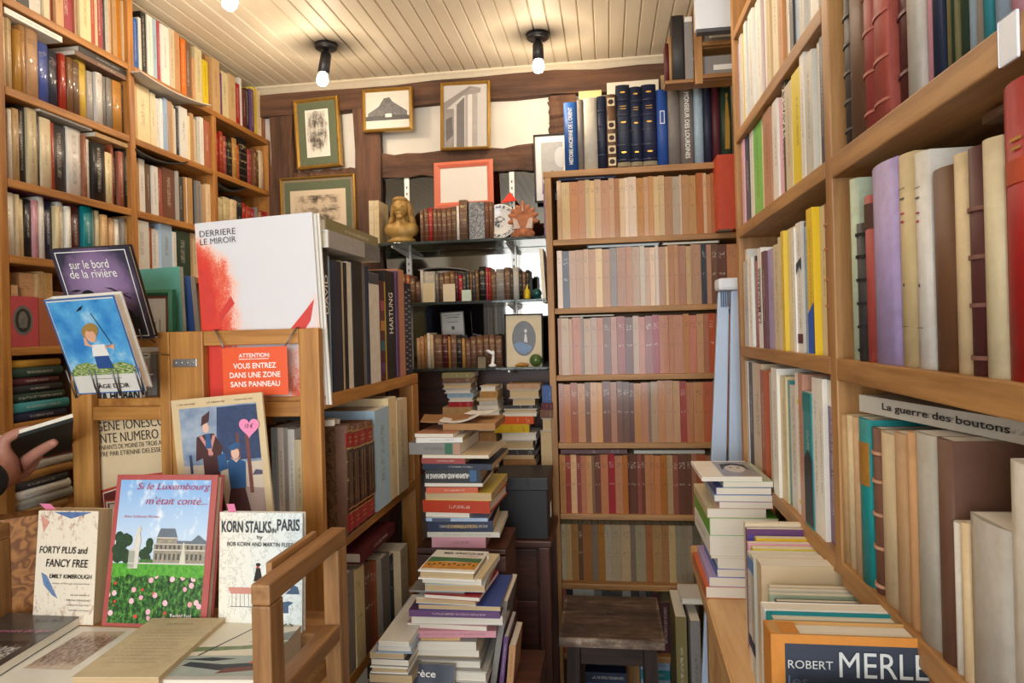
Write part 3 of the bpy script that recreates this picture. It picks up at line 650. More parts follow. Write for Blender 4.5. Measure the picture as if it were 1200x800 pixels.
spine_text(ra[0], 'DAVID', .55, .82, .6, WHITE_INK, False); spine_text(ra[12], 'HARTUNG', .42, .8, .42, WHITE_INK, False)
T, H = ra[9]['T'], ra[9]['H']
patch(ra[9], .9, .998, plain('slate_wrap', '#3d4250', .4, .2), 1, 'dark_head')
art('patterned_spine', ra[10], (-ra[10]['T'] / 2, 0, 0), (1, 0, 0), (0, 0, 1), ra[10]['T'], ra[10]['H'], [(plain(n, c, .5, .2), rect(.1, v, .9, v + .1)) for n, c, v in (('violet_print', '#5d3c72', .08), ('teal_print', '#2c6d77', .3), ('ochre_print', '#b8883a', .5), ('rose_print', '#a34a5c', .7))], .0008)
art('dotted_spine', ra[15], (-ra[15]['T'] / 2, 0, 0), (1, 0, 0), (0, 0, 1), ra[15]['T'], ra[15]['H'], [(plain('silver_print', '#a5a7ae', .5, 0), ell(.5 + .2 * (k % 2 * 2 - 1), .06 + k * .03, .16, .008, 8)) for k in range(30)], .0008)
zt = max(o['H'] for o in ra) + 1.188
o1 = slab('book', 'w', 'paper', (RXS - .27, 1.245, zt), (RXS + .004, 1.545, zt + .034), 'thick pale flat book lying across the tops of the art books', 'book', 'r')
T, H = o1['T'], o1['H']; art('grey_spine_photo', o1, (-T / 2, 0, 0), (1, 0, 0), (0, 0, 1), T, H, [(plain('grey_photo', '#6c6a6a', .45, .3, 60), rect(0, .66, 1, 1)), (plain('silver_photo', '#a6a4a3', .45, .15, 60), rect(0, .02, 1, .65))], .0005)
slab('book', 'j', 'paper', (RXS - .28, 1.262, zt + .0345), (RXS - .006, 1.565, zt + .06), 'olive-grey hardback lying on top of the thick pale flat book', 'book', 'r')
for o in ROWS[('on the top board of the rack of art books', 'from the left')]: pass
GV = 'leather volumes in the rack'
rv = row('left', -.514, .9025, 408, 'b414:497 b421:497 b430:495 b439:493', .22, .2, 'leather', 'in the rack below the art books', GV, 'volume', jit=.001, hard=True, rnd=.003, pages=True, old=True)
def marble_mat(name, cols, scale=22):
    if name in MATS: return MATS[name]
    m, t, p = nodes(name); v = coords(t)
    n0 = noise(t, scale * .35, 3, v); ad = t.nodes.new('ShaderNodeVectorMath'); ad.operation = 'ADD'; L(t, v, ad.inputs[0])
    cmb = t.nodes.new('ShaderNodeCombineXYZ'); q = mth(t, 'MULTIPLY', n0, .14)
    for i in range(3): L(t, q, cmb.inputs[i])
    L(t, cmb.outputs[0], ad.inputs[1]); n = noise(t, scale, 2, ad.outputs[0], .4)
    fr = mth(t, 'FRACT', mth(t, 'MULTIPLY', n, 6.0))
    L(t, ramp(t, fr, [(0, lin(cols[0])), (.35, lin(cols[1])), (.7, lin(cols[2])), (1, lin(cols[0]))]), p.inputs['Base Color']); p.inputs['Roughness'].default_value = .4
    MATS[name] = m; return m
MARB = marble_mat('marbled_paper_dark', ('#3b2617', '#6a4a2c', '#4d3320'), 30)
for k, o in enumerate(rv):
    patch(o, .8, .93, plain('red_leather', '#9c2522', .45), 1); patch(o, .04, .2, plain('red_leather', '#9c2522', .45), 1, 'lower_label')
    art('gilt_lines', o, (-o['T'] / 2, 0, 0), (1, 0, 0), (0, 0, 1), o['T'], o['H'], [(GOLD, rect(0, v, 1, v + .012)) for v in (.01, .2, .24, .78, .94)] + [(GOLD, rect(.25, v, .75, v + .01)) for v in (.84, .88, .1, .14)] + [(GOLD, rect(.3, .3, .36, .75)), (GOLD, rect(.62, .3, .68, .75))], .0014)
art('marbled_board', rv[0], (-rv[0]['T'] / 2, .2, 0), (0, -1, 0), (0, 0, 1), .2, rv[0]['H'], [(MARB, [(.01, .005), (.88, .005), (.88, .995), (.01, .995)])])
for k in (0, 2):
    o = rv[k]; bmw = box('paper_slip', (0, 0, 0), (o['T'] * .7, .03, .012), plain('slip_paper', '#eeeae2', .7, .02)); bmw.matrix_basis = Matrix.Translation((-.55 - .01 * k, (1.29 + .055 * k / 2 * 1), .9025 + o['H'] + .0005)) @ Matrix.Rotation(.3, 4, 'Z')
    tag(bmw, 'white paper slip on the marbled volumes, the one nearer the ' + ('post' if k == 0 else 'pale blue folio'), 'paper slip')
for o in rv:
    art('dark_leather_panel', o, (-o['T'] / 2, 0, 0), (1, 0, 0), (0, 0, 1), o['T'], o['H'], [(plain('dark_brown_leather', '#3a2417', .45, .2, 60), rect(.08, .25, .92, .78))], .0012)
rb = row('left', -.52, .9025, 440.5, 's457:478 c466:465 c478:467', .22, .24, 'cloth', 'beyond the leather volumes in the rack', 'books beyond the leather volumes', 'book', jit=.004, pages=True)
rc = row('left', RXS + .004, .6135, 399, 'g419:674 c429:664 b436:658 a440:657 a444:657 l449:652 g458:650 n465:648 b469:648', .19, .17, 'old', 'on the low board of the rack', 'books on the low board of the rack', 'book', jit=.006, hard=True, pages=True, hmax=.235)
row('left', RXS + .02, .6135, 469.5, 'c478:640', .22, .17, 'old', 'low in the rack near its rear post', 'books on the low board of the rack', 'book', jit=.001, pages=True, hmax=.25)
zl = .6135 + max(o['H'] for o in rc) + .0006
slab('book', 'm', 'cloth', (RXS - .16, 1.37, zl), (RXS + .006, 1.60, zl + .024), 'maroon book lying on the low row of the rack, under the leather volumes', 'book', 'r')
# ------------------------------------------------------------------ things shown face-on
def cover(name, code, fin, bl, br, tl, y, T, tilt, label, hard=False, cat='book', oldp=False, wshrink=1.0):
    """a book seen from its front: bottom left/right and top left corners in the photograph, on a plane through y leaning by tilt degrees"""
    a = math.radians(tilt); n = Vector((0, -math.cos(a), math.sin(a)))
    A = at(*bl, y); B = hit(*br, A, n); Ct = hit(*tl, A, n)
    eu = (B - A).normalized(); ev = (Ct - A); H = ev.length * 1.0; ev = (ev - eu * ev.dot(eu)); H = ev.length; ev.normalize(); nr = eu.cross(ev)
    W = (B - A).length
    o = book(name, code, fin, T, W, H, frame3(A - nr * (T / 2), nr, eu, ev), hard, 0, True, oldp)
    o['T'], o['W'], o['H'] = T, W, H
    return tag(o, label, cat)
def front(o): return (o['T'] / 2, 0, 0), (0, 1, 0), (0, 0, 1)
def fart(name, o, shapes, lift=.0003): return art(name, o, *front(o), o['W'], o['H'], shapes, lift)
def ftext(o, s, u, v, wd, ht, mat, shear=0, bold=0, name='title', lift=.0018):
    return text(name, o, s, *front(o), u * o['W'], v * o['H'], wd * o['W'], ht * o['H'] if ht else None, mat, shear, bold, lift)
def gen_mat(name, build):
    """a printed picture: build(t, u, v) gets the printed area's own 0..1 coordinates and returns a colour"""
    m, t, p = nodes(name); g = t.nodes.new('ShaderNodeSeparateXYZ'); gc = coords(t, 'Generated'); L(t, gc, g.inputs[0])
    L(t, build(t, g.outputs[1], g.outputs[2], gc), p.inputs['Base Color']); p.inputs['Roughness'].default_value = .4
    p.inputs['Coat Weight'].default_value = .2
    return m
FULL = [rect(0, 0, 1, 1)]
def cl(t, x): return mth(t, 'MINIMUM', mth(t, 'MAXIMUM', x, 0.0), 1.0)
# --- large white magazine with red splashes
der = cover('magazine', 'w', 'paper', (243, 482), (381, 474), (228, 262), 1.2205, .004, 0, 'large white magazine with red splashes standing behind the rack rail', cat='magazine')
def splash(t, u, v, g):
    n = noise(t, 5, 6, g, .7); n2 = noise(t, 90, 2, g, .7)
    left = mth(t, 'SUBTRACT', .72, mth(t, 'MULTIPLY', u, 2.0)); low = mth(t, 'SUBTRACT', .85, mth(t, 'MULTIPLY', v, 1.15)); rgt = mth(t, 'SUBTRACT', mth(t, 'MULTIPLY', u, 1.5), mth(t, 'ADD', 1.0, mth(t, 'MULTIPLY', v, .9)))
    f = mth(t, 'MAXIMUM', mth(t, 'MULTIPLY', left, 1.0), rgt); f = mth(t, 'ADD', f, mth(t, 'MULTIPLY', low, .32))
    f = mth(t, 'ADD', f, mth(t, 'MULTIPLY', mth(t, 'SUBTRACT', n, .5), 1.0)); f = mth(t, 'ADD', f, mth(t, 'MULTIPLY', mth(t, 'SUBTRACT', n2, .5), .5))
    f = mth(t, 'SUBTRACT', f, mth(t, 'MULTIPLY', cl(t, mth(t, 'SUBTRACT', v, .78)), 3.2))
    return ramp(t, f, [(.0, lin('#d9d8dc')), (.16, lin('#efc4b4')), (.32, lin('#e4694e')), (.55, lin('#d63a2c'))])
fart('splash_print', der, [(gen_mat('red_splash_print', splash), rect(0, 0, 1, 1))])
ry = plain('flat_red_print', '#d33a30', .45, .1); 
for k_, q_ in enumerate([(ry, [(.02, .5), (.07, .46), (.12, .5), (.12, .62), (.07, .73), (.02, .76)]), (ry, [(.72, .38), (.9, .5), (.97, .55), (.93, .44), (.86, .38)]), (ry, [(.17, .47), (.3, .56), (.27, .6), (.16, .51)])]): fart('red_shape', der, [q_], .0008)
SERIF = plain('faded_black_ink', '#4a4246', .6, .1)
ftext(der, 'DERRIERE', .04, .925, .31, .032, SERIF, 0, -.005); ftext(der, 'LE MIROIR', .04, .882, .31, .032, SERIF, 0, -.005)
for k, (dx, lab) in enumerate(((9, 'white magazine right behind the red-splashed magazine'), (17, 'white magazine second behind the red-splashed magazine'))):
    cover('magazine', 'w', 'paper', (243 + dx, 481), (380 + dx * .5, 474), (228 + dx, 263 - k), 1.2255 + .005 * k, .004, 0, lab, cat='magazine')
# --- turquoise portfolio, framed print, blue book at the top of the left bay
tq = cover('portfolio', 'f', 'paper', (135, 472), (219, 468), (133, 318), 1.33, .012, 0, 'turquoise portfolio standing behind the small green-framed print', cat='portfolio'); 
TQM = plain('turquoise_card', '#6fbcae', .5, .06)
fart('turquoise_face', tq, [(TQM, rect(0, 0, 1, 1))])
cover('book', 'u', 'gloss', (214, 470), (236, 468), (213, 324), 1.36, .02, 0, 'shiny sky-blue book between the turquoise portfolio and the red-splashed magazine')
def picture(label, tl, tr_, bl, y, fw, fmat, layers, depth=.018, cat='picture', tilt=0, name='framed_picture', inner='print'):
    """a framed picture: corners in the photograph at depth y; layers (part name, inset share of width, material or list of shapes)"""
    a = math.radians(tilt); n = Vector((0, -math.cos(a), math.sin(a)))
    A = at(*bl, y); Tl = hit(*tl, A, n); Tr = hit(*tr_, A, n)
    eu = (Tr - Tl).normalized(); ev = Tl - A; ev = ev - eu * ev.dot(eu); H = ev.length; ev.normalize(); nr = eu.cross(ev); W = (Tr - Tl).length
    t = thing(name, (0, 0, 0), label, cat, mw=frame3(A, eu, -nr, ev))   # local: x right, y away, z up
    bm = bmesh.new()
    for q in (((0, 0), (W, 0), (W - fw, fw), (fw, fw)), ((W, 0), (W, H), (W - fw, H - fw), (W - fw, fw)), ((W, H), (0, H), (fw, H - fw), (W - fw, H - fw)), ((0, H), (0, 0), (fw, fw), (fw, H - fw))):
        f = [bm.verts.new((u, -.0 if i < 2 else .003, v)) for i, (u, v) in enumerate(q)]; bk = [bm.verts.new((u, depth, v)) for u, v in q]
        md = [bm.verts.new((u * .5 + q[(3, 2, 1, 0)[i]][0] * .5, -.004, v * .5 + q[(3, 2, 1, 0)[i]][1] * .5)) for i, (u, v) in enumerate(q)]
        bm.faces.new((f[0], f[1], md[1], md[0])); bm.faces.new((md[0], md[1], f[2], f[3]))
        for i in range(4): bm.faces.new((f[i], bk[i], bk[(i + 1) % 4], f[(i + 1) % 4]))
        bm.faces.new(bk)
    done('frame', bm, fmat, t)
    bm = bmesh.new(); bm_box(bm, (fw * .8, .006, fw * .8), (W - fw * .8, depth - .001, H - fw * .8)); done('backing', bm, plain('backing_card', '#8d7a5e', .8), t)
    for k, (nm, ins, top, mat) in enumerate(layers):
        i, j = ins * W, (top if top is not None else ins) * W
        if not isinstance(mat, list): mat = [(mat, rect(0, 0, 1, 1))]
        art(nm, t, (i, .0055 - k * .0004, j), (1, 0, 0), (0, 0, 1), W - 2 * i, H - 2 * j, mat)
    t['W'], t['H'] = W, H
    return t
def sketch(name, c0, c1, scale=18, lo=.4, hi=.62, cx=.5, cy=.5, rx=.5, ry=.5):
    """a printed vignette: dark noise strokes inside a soft oval"""
    if name in MATS: return MATS[name]
    m, t, p = nodes(name); g = t.nodes.new('ShaderNodeSeparateXYZ'); gc = coords(t, 'Generated'); L(t, gc, g.inputs[0])
    n = noise(t, scale, 6, gc, .75)
    dx = mth(t, 'DIVIDE', mth(t, 'SUBTRACT', g.outputs[0], cx), rx); dz = mth(t, 'DIVIDE', mth(t, 'SUBTRACT', g.outputs[2], cy), ry)
    d = mth(t, 'ADD', mth(t, 'MULTIPLY', dx, dx), mth(t, 'MULTIPLY', dz, dz))
    f = mth(t, 'ADD', n, mth(t, 'MULTIPLY', cl(t, mth(t, 'SUBTRACT', d, .35)), .5))
    L(t, ramp(t, f, [(lo, lin(c0)), (hi, lin(c1))]), p.inputs['Base Color']); p.inputs['Roughness'].default_value = .35; p.inputs['Coat Weight'].default_value = .3
    MATS[name] = m; return m
GILT = plain('gilt_frame', '#b98f3f', .35, .2, 60, .6); GREENM = plain('green_mat', '#5c6347', .7, .08); OFFW = plain('off_white_paper', '#e6dfcf', .6, .05)
DKFR = plain('dark_frame', '#2e2d31', .4, .1)
picture('small green-framed print with a white picture leaning on the turquoise portfolio', (152, 340), (201, 339), (154, 470), 1.29, .012, plain('green_frame', '#3f8a68', .5), [('red_brown_fillet', .13, .13, plain('fillet', '#8c4a34', .5)), ('print', .19, .19, [(plain('white_print', '#e9e6e2', .5, .03), rect(0, 0, 1, 1)), (plain('grey_print', '#a7a096', .5), rect(.55, .5, .62, .75)), (plain('grey_print', '#a7a096', .5), rect(.75, .55, .8, .78))])], .012)
# --- tilted purple book and blue boy book in the wire holder
sb = cover('picture_book', 'k', 'paper', (93, 399), (181, 396), (57, 293), 1.165, .012, -21, 'purple and black picture book tilted forward above the blue boy cover', True)
def vign(t, u, v, g):
    dx = mth(t, 'SUBTRACT', u, .5); dz = mth(t, 'SUBTRACT', v, .6)
    d = mth(t, 'SQRT', mth(t, 'ADD', mth(t, 'MULTIPLY', dx, dx), mth(t, 'MULTIPLY', dz, dz)))
    d = mth(t, 'ADD', d, mth(t, 'MULTIPLY', mth(t, 'SUBTRACT', noise(t, 9, 4, g), .5), .18))
    return ramp(t, d, [(.1, lin('#9d83a6')), (.36, lin('#7d6588')), (.47, lin('#3a3648')), (.7, lin('#24232e'))])
fart('purple_print', sb, [(gen_mat('purple_vignette_print', vign), rect(0, 0, 1, 1))])
BL = plain('bird_black', '#1a171c', .5, 0)
bd = .006
fart('cover_figures', sb, [(WHITE_INK, rect(.05, .03, .95, .038)), (WHITE_INK, rect(.05, .962, .95, .97)), (WHITE_INK, rect(.05, .03, .06, .97)), (WHITE_INK, rect(.94, .03, .95, .97)), (BL, ell(.32, .5, .09, .06, 16)), (BL, [(.1, .55), (.18, .57), (.25, .56), (.18, .54)]), (BL, rect(.09, .08, .9, .25)), (BL, [(.55, .58), (.62, .56), (.85, .44), (.86, .455), (.63, .575)]), (BL, [(.7, .53), (.78, .3), (.79, .3), (.715, .53)]), (BL, [(.62, .5), (.84, .5), (.84, .506), (.62, .506)]), (BL, ell(.72, .26, .12, .09, 12)), (plain('pale_lilac_print', '#c9bcd0', .5, 0), ell(.34, .45, .05, .025, 10))], .0008)
ftext(sb, 'sur le bord', .2, .79, .5, .09, WHITE_INK, 0, 0, lift=.0022); ftext(sb, 'de la rivière', .17, .69, .6, .09, WHITE_INK, 0, 0, 'title_second_line', .0022)
ag = cover('picture_book', 'w', 'paper', (92, 462), (171, 458), (57, 351), 1.12, .02, -21, 'blue picture book of a boy in a straw hat, held in the wire holder', True)
def bluesky(t, u, v, g): return ramp(t, noise(t, 2.2, 4, g), [(.35, lin('#2f7fc4')), (.52, lin('#56a5d8')), (.66, lin('#b5dcea'))])
fart('blue_print', ag, [(gen_mat('painted_blue_print', bluesky), rect(.03, .2, .97, .97)), ])
def flowers(t, u, v, g): return ramp(t, noise(t, 16, 2, g, .8), [(.42, lin('#3f6a2c')), (.52, lin('#8aa23f')), (.62, lin('#e6e2c4')), (.7, lin('#6f9ad0'))])
SK, HT, SH, TR = plain('painted_skin', '#dfa98b', .5, .05), plain('painted_straw', '#a5803f', .5, .1), plain('painted_shirt', '#e9e6e0', .5, .03), plain('painted_trousers', '#2b4f8c', .5, .1)
fart('boy_print', ag, [(gen_mat('flower_print', flowers), [(.03, .2), (.97, .2), (.97, .28), (.8, .33), (.66, .31), (.5, .29), (.3, .34), (.14, .32), (.03, .25)])] , .0007)
fart('boy_figure', ag, [(TR, [(.43, .27), (.66, .27), (.64, .42), (.44, .42)]), (SH, [(.42, .4), (.66, .4), (.64, .52), (.46, .52)]), (SK, [(.64, .5), (.76, .46), (.78, .52), (.72, .5), (.63, .47)]), (SK, [(.44, .5), (.36, .52), (.38, .6), (.41, .6), (.42, .54), (.48, .49)]), (HT, ell(.5, .66, .13, .075, 16, .3)), (SK, ell(.49, .61, .075, .065, 16)), (HT, ell(.53, .69, .07, .03, 12, .3)), (BL, [(.74, .52), (.75, .52), (.6, .84), (.59, .84)]), (BL, [(.4, .86), (.48, .88), (.52, .92), (.46, .9)])], .0014)
ftext(ag, "L'ÂGE D'OR", .28, .055, .52, .06, INK, 0, .01); fart('grey_line', ag, [(GREY_INK, rect(.3, .155, .72, .16)), (plain('blue_edge_print', '#2a5f9e', .5, 0), rect(0, .0, 1, .012)), (plain('blue_edge_print', '#2a5f9e', .5, 0), rect(.975, 0, 1, 1)), (plain('blue_edge_print', '#2a5f9e', .5, 0), rect(0, 0, .02, 1)), (plain('blue_edge_print', '#2a5f9e', .5, 0), rect(0, .985, 1, 1))], .0006)
hold = thing('wire_book_holder', (0, 0, 0), 'thin steel wire holder hooked around the blue boy book', 'book holder')
WIRE = plain('steel_wire', '#85858a', .3, .05, 60, .9)
def agp(u, v, off): return ag.matrix_basis @ Vector((ag['T'] / 2 + off, u * ag['W'], v * ag['H']))
for u in (-.04, .3, .62, .95):
    tube('wire', [agp(u, .27, .002), agp(u, -.03, .0025), agp(u, -.035, -.028), agp(u, .35, -.03), tuple(Vector((agp(u, .35, -.03).x, 1.198, 1.27)))], .0013, WIRE, hold)
    tube('wire', [agp(u + .07, .25, .002), agp(u + .02, -.03, .0025)], .0013, WIRE, hold)
tube('cross_wire', [agp(-.06, .1, -.0315), agp(1.0, .1, -.0315)], .0013, WIRE, hold)
tube('cross_wire', [sb.matrix_basis @ Vector((-.008, .02, -.004)), sb.matrix_basis @ Vector((-.008, sb['W'] * .98, -.004))], .0013, WIRE, hold)
for u in (.15, .85): tube('wire', [sb.matrix_basis @ Vector((.009, sb['W'] * u, .02)), sb.matrix_basis @ Vector((.009, sb['W'] * u, -.004)), sb.matrix_basis @ Vector((-.008, sb['W'] * u, -.004)), tuple(Vector(((sb.matrix_basis @ Vector((-.008, sb['W'] * u, -.004))).x, 1.199, 1.295)))], .0013, WIRE, hold)
nb = cover('book', 'w', 'paper', (106, 476), (166, 473), (105, 440), 1.226, .012, 0, 'white book with bold black letters standing behind the wire holder')
ftext(nb, 'ANA HOBAN', -.0, .12, .98, .36, INK, 0, .03)
row('back', 1.25, 1.1875, 166, 'l173:420 g180:412', .12, .12, 'paper', 'beside the white bold-lettered book in the rack', 'grey books in the left bay', 'book')
# --- red sign on wires
sg = thing('sign', (0, 0, 0), 'orange-red sign with white capitals hung on wires from the rack rail', 'sign')
A = at(262, 464, 1.185); B = at(338, 462, 1.185); Ct = at(261, 408, 1.185); W, H = (B - A).length, (Ct - A).length
sg.matrix_basis = frame3(A, (B - A).normalized(), Vector((0, 1, 0)), Vector((-(B - A).normalized().z, 0, (B - A).normalized().x)))
bm = bmesh.new(); bm_box(bm, (0, 0, 0), (W, .002, H), .0006); done('sign_card', bm, plain('orange_red_card', '#e8592a', .4, .03), sg)
for s, u, v, wd, ht in (('ATTENTION:', .26, .79, .48, .085), ('VOUS ENTREZ', .17, .56, .66, .115), ('DANS UNE ZONE', .11, .37, .78, .115), ('SANS PANNEAU', .12, .18, .76, .115)):
    text('lettering', sg, s, (0, 0, 0), (1, 0, 0), (0, 0, 1), u * W, v * H, wd * W, ht * H, WHITE_INK, 0, .015, .0004)
art('underline', sg, (0, 0, 0), (1, 0, 0), (0, 0, 1), W, H, [(WHITE_INK, rect(.26, .75, .72, .763))])
inv = sg.matrix_basis.inverted()
for (ax, ay), (bx, by) in (((263, 409), (252, 386)), ((333, 407), (347, 384))):
    p = [inv @ at(ax, ay, 1.186), inv @ at((ax + bx) / 2, (ay + by) / 2, 1.192), inv @ (at(bx, by, 1.197)), inv @ Vector((at(bx, by, 1.205).x, 1.205, 1.3155)), inv @ Vector((at(bx, by, 1.205).x, 1.2165, 1.3155))]
    tube('hanging_wire', p, .0014, WIRE, sg)
# --- cream book with thin capitals in the left bay
io = cover('book', 'c', 'paper', (110, 618), (206, 611), (105, 489), 1.226, .012, 0, 'cream book with thin black capitals and a maroon shape, behind the left bay rails')
TH = plain('thin_black_ink', '#2a2624', .6, 0)
for s, v, ht in (('EUGENE IONESCO', .865, .085), ('CONTE NUMERO 2', .755, .085), ('POUR ENFANTS DE MOINS DE TROIS ANS', .695, .042), ('ILLUSTRE PAR ETIENNE DELESSERT', .635, .042)): ftext(io, s, .02, v, .97, ht, TH, 0, -.006)
MR, WR, RR = plain('maroon_print', '#6b2b26', .5, .1), plain('white_line_print', '#e8dccb', .5, 0), plain('vermilion_print', '#b5402f', .5, .05)
arch = lambda d: [(.13 + d, 0), (.13 + d, .33 - d), (.33, .36 - d), (.45, .41 - d), (.55, .44 - d), (1, .45 - d), (1, 0)]
fart('arch_print', io, [(RR, arch(0)), (WR, arch(.022)), (MR, arch(.032)), (RR, rect(.16, .05, .38, .24)), (WR, rect(.18, .06, .36, .225)), (MR, rect(.2, .07, .34, .21)), (WR, rect(.22, .08, .33, .2))])
# --- magazine with two figures under palms, heart note
mg = cover('magazine', 'c', 'gloss', (215, 625), (322, 618), (205, 469), 1.14, .005, 0, 'old magazine cover of two figures under palm trees, with a pink heart note', cat='magazine')
def bluegrey(t, u, v, g): return ramp(t, noise(t, 3, 3, mapped(t, g, (1, 1, 1.5))), [(.35, lin('#6e83a0')), (.65, lin('#a9b6c4'))])
SAND, DKB, COAT, PINKP, FACE = plain('sand_print', '#cdbda9', .5, .06), plain('palm_print', '#33466c', .5, .3, 120), plain('brown_coat_print', '#4b2a2a', .5, .15), plain('pink_strap_print', '#d08f86', .5, .05), plain('face_print', '#e3b8a0', .5, .03)
BLP, TRK = plain('blue_coat_print', '#2e5b8c', .5, .15), plain('trunk_print', '#77433c', .5, .15)
fart('scene_print', mg, [(gen_mat('blue_grey_print', bluegrey), rect(.08, .08, .93, .93)), (SAND, rect(.08, .08, .93, .5)), (plain('grey_path_print', '#a58f83', .5, .05), [(.5, .08), (.93, .08), (.93, .3), (.7, .32)])], .0003)
fart('figure_print', mg, [(DKB, [(.55, .52), (.93, .52), (.93, .92), (.5, .92), (.47, .7)]), (TRK, rect(.78, .27, .82, .72)), (TRK, rect(.68, .4, .71, .72)), (plain('hill_print', '#55506a', .5), [(.82, .4), (.86, .44), (.93, .43), (.93, .4)]), (plain('cactus_print', '#3a4664', .5), rect(.15, .44, .18, .58)),
    (COAT, [(.3, .15), (.5, .15), (.47, .5), (.53, .62), (.44, .73), (.36, .73), (.25, .71), (.22, .53), (.3, .55)]), (FACE, ell(.36, .775, .035, .04, 12)), (COAT, [(.31, .79), (.4, .82), (.42, .9), (.38, .88), (.33, .86)]), (PINKP, [(.28, .71), (.31, .72), (.42, .58), (.4, .56)]), (PINKP, [(.43, .72), (.46, .71), (.38, .56), (.36, .58)]), (BLP, [(.34, .62), (.41, .62), (.4, .73), (.35, .73)]), (BLP, [(.46, .44), (.56, .46), (.55, .58), (.46, .56)]),
    (COAT, [(.5, .1), (.78, .1), (.72, .34), (.58, .34)]), (BLP, [(.57, .31), (.74, .31), (.76, .5), (.68, .53), (.6, .53), (.56, .5)]), (FACE, ell(.655, .57, .045, .045, 12)), (BLP, ell(.655, .62, .065, .025, 12, .2)), (FACE, [(.6, .54), (.66, .5), (.71, .54), (.66, .52)])], .0009)
for s, u, wd in (('L ART DE VIVRE', .07, .2), ('LE MENSUEL', .4, .2), ('30 JANVIER 1935', .7, .2)): ftext(mg, s, u, .955, wd, .012, GREY_INK, 0, 0, 'small_print')
def heart(px, py, w, y, label):
    pts = [(16 * math.sin(q) ** 3 / 34 * w, (13 * math.cos(q) - 5 * math.cos(2 * q) - 2 * math.cos(3 * q) - math.cos(4 * q)) / 34 * w) for q in [2 * math.pi * k / 28 for k in range(28)]]
    c = at(px, py, y); bm = bmesh.new()
    a = [bm.verts.new((u, -.0006, v)) for u, v in pts]; b = [bm.verts.new((u, 0, v)) for u, v in pts]
    bm.faces.new(a[::-1]); bm.faces.new(b)
    for k in range(len(pts)): bm.faces.new((a[k], a[(k + 1) % 28], b[(k + 1) % 28], b[k]))
    o = done('heart_note', bm, plain('pink_note', '#f08fb8', .6, .03), None, c); tag(o, label, 'sticky note')
    text('handwriting', o, '10 €', (0, -.0006, 0), (1, 0, 0), (0, 0, 1), -.2 * w, -.05 * w, .4 * w, .2 * w, INK, .2)
heart(292, 500, .041, 1.1375, 'pink heart-shaped paper note stuck on the palm tree magazine')
row('back', 1.25, .9025, 318, 's326:478 w333:497 l338:497 w346:503 c357:515', .18, .16, 'paper', 'behind the palm tree magazine in the rack', 'books behind the palm tree magazine', 'book', jit=.004, hmax=.22)
# ------------------------------------------------------------------ display cart with the front row
ct = thing('display_cart', (-.72, .8, 0), 'light wooden book cart with open side frame, in front of the racks', 'cart')
CX0, CX1, CY0, CY1, TZ = -1.03, -.413, .5, 1.085, .80
RSZ = at(117, 733, 1.0).z
def pz(px, y, z):
    f0, f1 = at(px, 600, y).z, at(px, 800, y).z
    return (px, 600 + 200 * (z - f0) / (f1 - f0))
DZ = lambda px: pz(px, 1.0, RSZ + .0005)
box('riser', (CX0 + .026, .999, TZ + .0005), (CX1 - .026, CY1, RSZ), CARTW(0), ct)
box('tray', (CX0 + .026, CY0, TZ - .02), (CX1 - .026, CY1, TZ), CARTW(0), ct)
for xa in (CX0, CX1 - .025):
    z1 = 1.0
    ya = .775 if xa > -.5 else .6
    box('side_post', (xa, ya, 0), (xa + .025, ya + .035, z1 - .026), CARTW(2), ct, .003); box('side_post', (xa, .985, 0), (xa + .025, 1.02, z1 - .026), CARTW(2), ct, .003)
    box('side_rail', (xa, ya, z1 - .0255), (xa + .025, 1.02, z1), CARTW(1), ct, .003)
    box('side_rail', (xa, ya + .0355, .838), (xa + .025, .9845, .862), CARTW(1), ct, .003)
    if xa > -.5: box('edge_strip', (xa - .009, .83, .985), (xa - .0005, .97, 1.008), CARTW(1), ct, .002)
lux = cover('book', 'r', 'gloss', DZ(119), DZ(241), (145, 556), 1.0, .02, 11, 'red-bordered book with a palace garden photo standing on the cart', True)
def garden(t, u, v, g):
    n = noise(t, 26, 4, g, .7); n3 = noise(t, 9, 3, g)
    sky = mixc(t, cl(t, mth(t, 'MULTIPLY', mth(t, 'SUBTRACT', v, .52), 2.2)), lin('#c9dcee'), lin('#86b3e4'))
    sky = mixc(t, cl(t, mth(t, 'MULTIPLY', mth(t, 'SUBTRACT', n3, .56), 5.0)), sky, lin('#e3ecf4'))
    lawn = ramp(t, n, [(.35, lin('#3b8a2b')), (.65, lin('#69b53f'))])
    hedge = ramp(t, n, [(.38, lin('#122a15')), (.5, lin('#2c5e28')), (.64, lin('#67a046'))])
    vo = t.nodes.new('ShaderNodeTexVoronoi'); vo.inputs['Scale'].default_value = 11; L(t, mapped(t, g, (1, 1, 1.35)), vo.inputs['Vector'])
    dot = mth(t, 'LESS_THAN', mth(t, 'ADD', vo.outputs['Distance'], mth(t, 'MULTIPLY', n, .3)), .44)
    sp = t.nodes.new('ShaderNodeSeparateColor'); L(t, vo.outputs['Color'], sp.inputs[0])
    fl = ramp(t, sp.outputs[0], [(.35, lin('#e8a3b8')), (.55, lin('#f0c4d0')), (.7, lin('#cf3b32'))])
    keep = mth(t, 'MULTIPLY', dot, mth(t, 'GREATER_THAN', sp.outputs[1], .3))
    hedge = mixc(t, keep, hedge, fl)
    c = mixc(t, mth(t, 'GREATER_THAN', v, .41), lawn, sky)
    return mixc(t, mth(t, 'LESS_THAN', mth(t, 'ADD', v, mth(t, 'MULTIPLY', n3, .08)), .36), c, hedge)
fart('garden_photo', lux, [(gen_mat('garden_photo_print', garden), rect(.045, 0.02, .94, .965))])
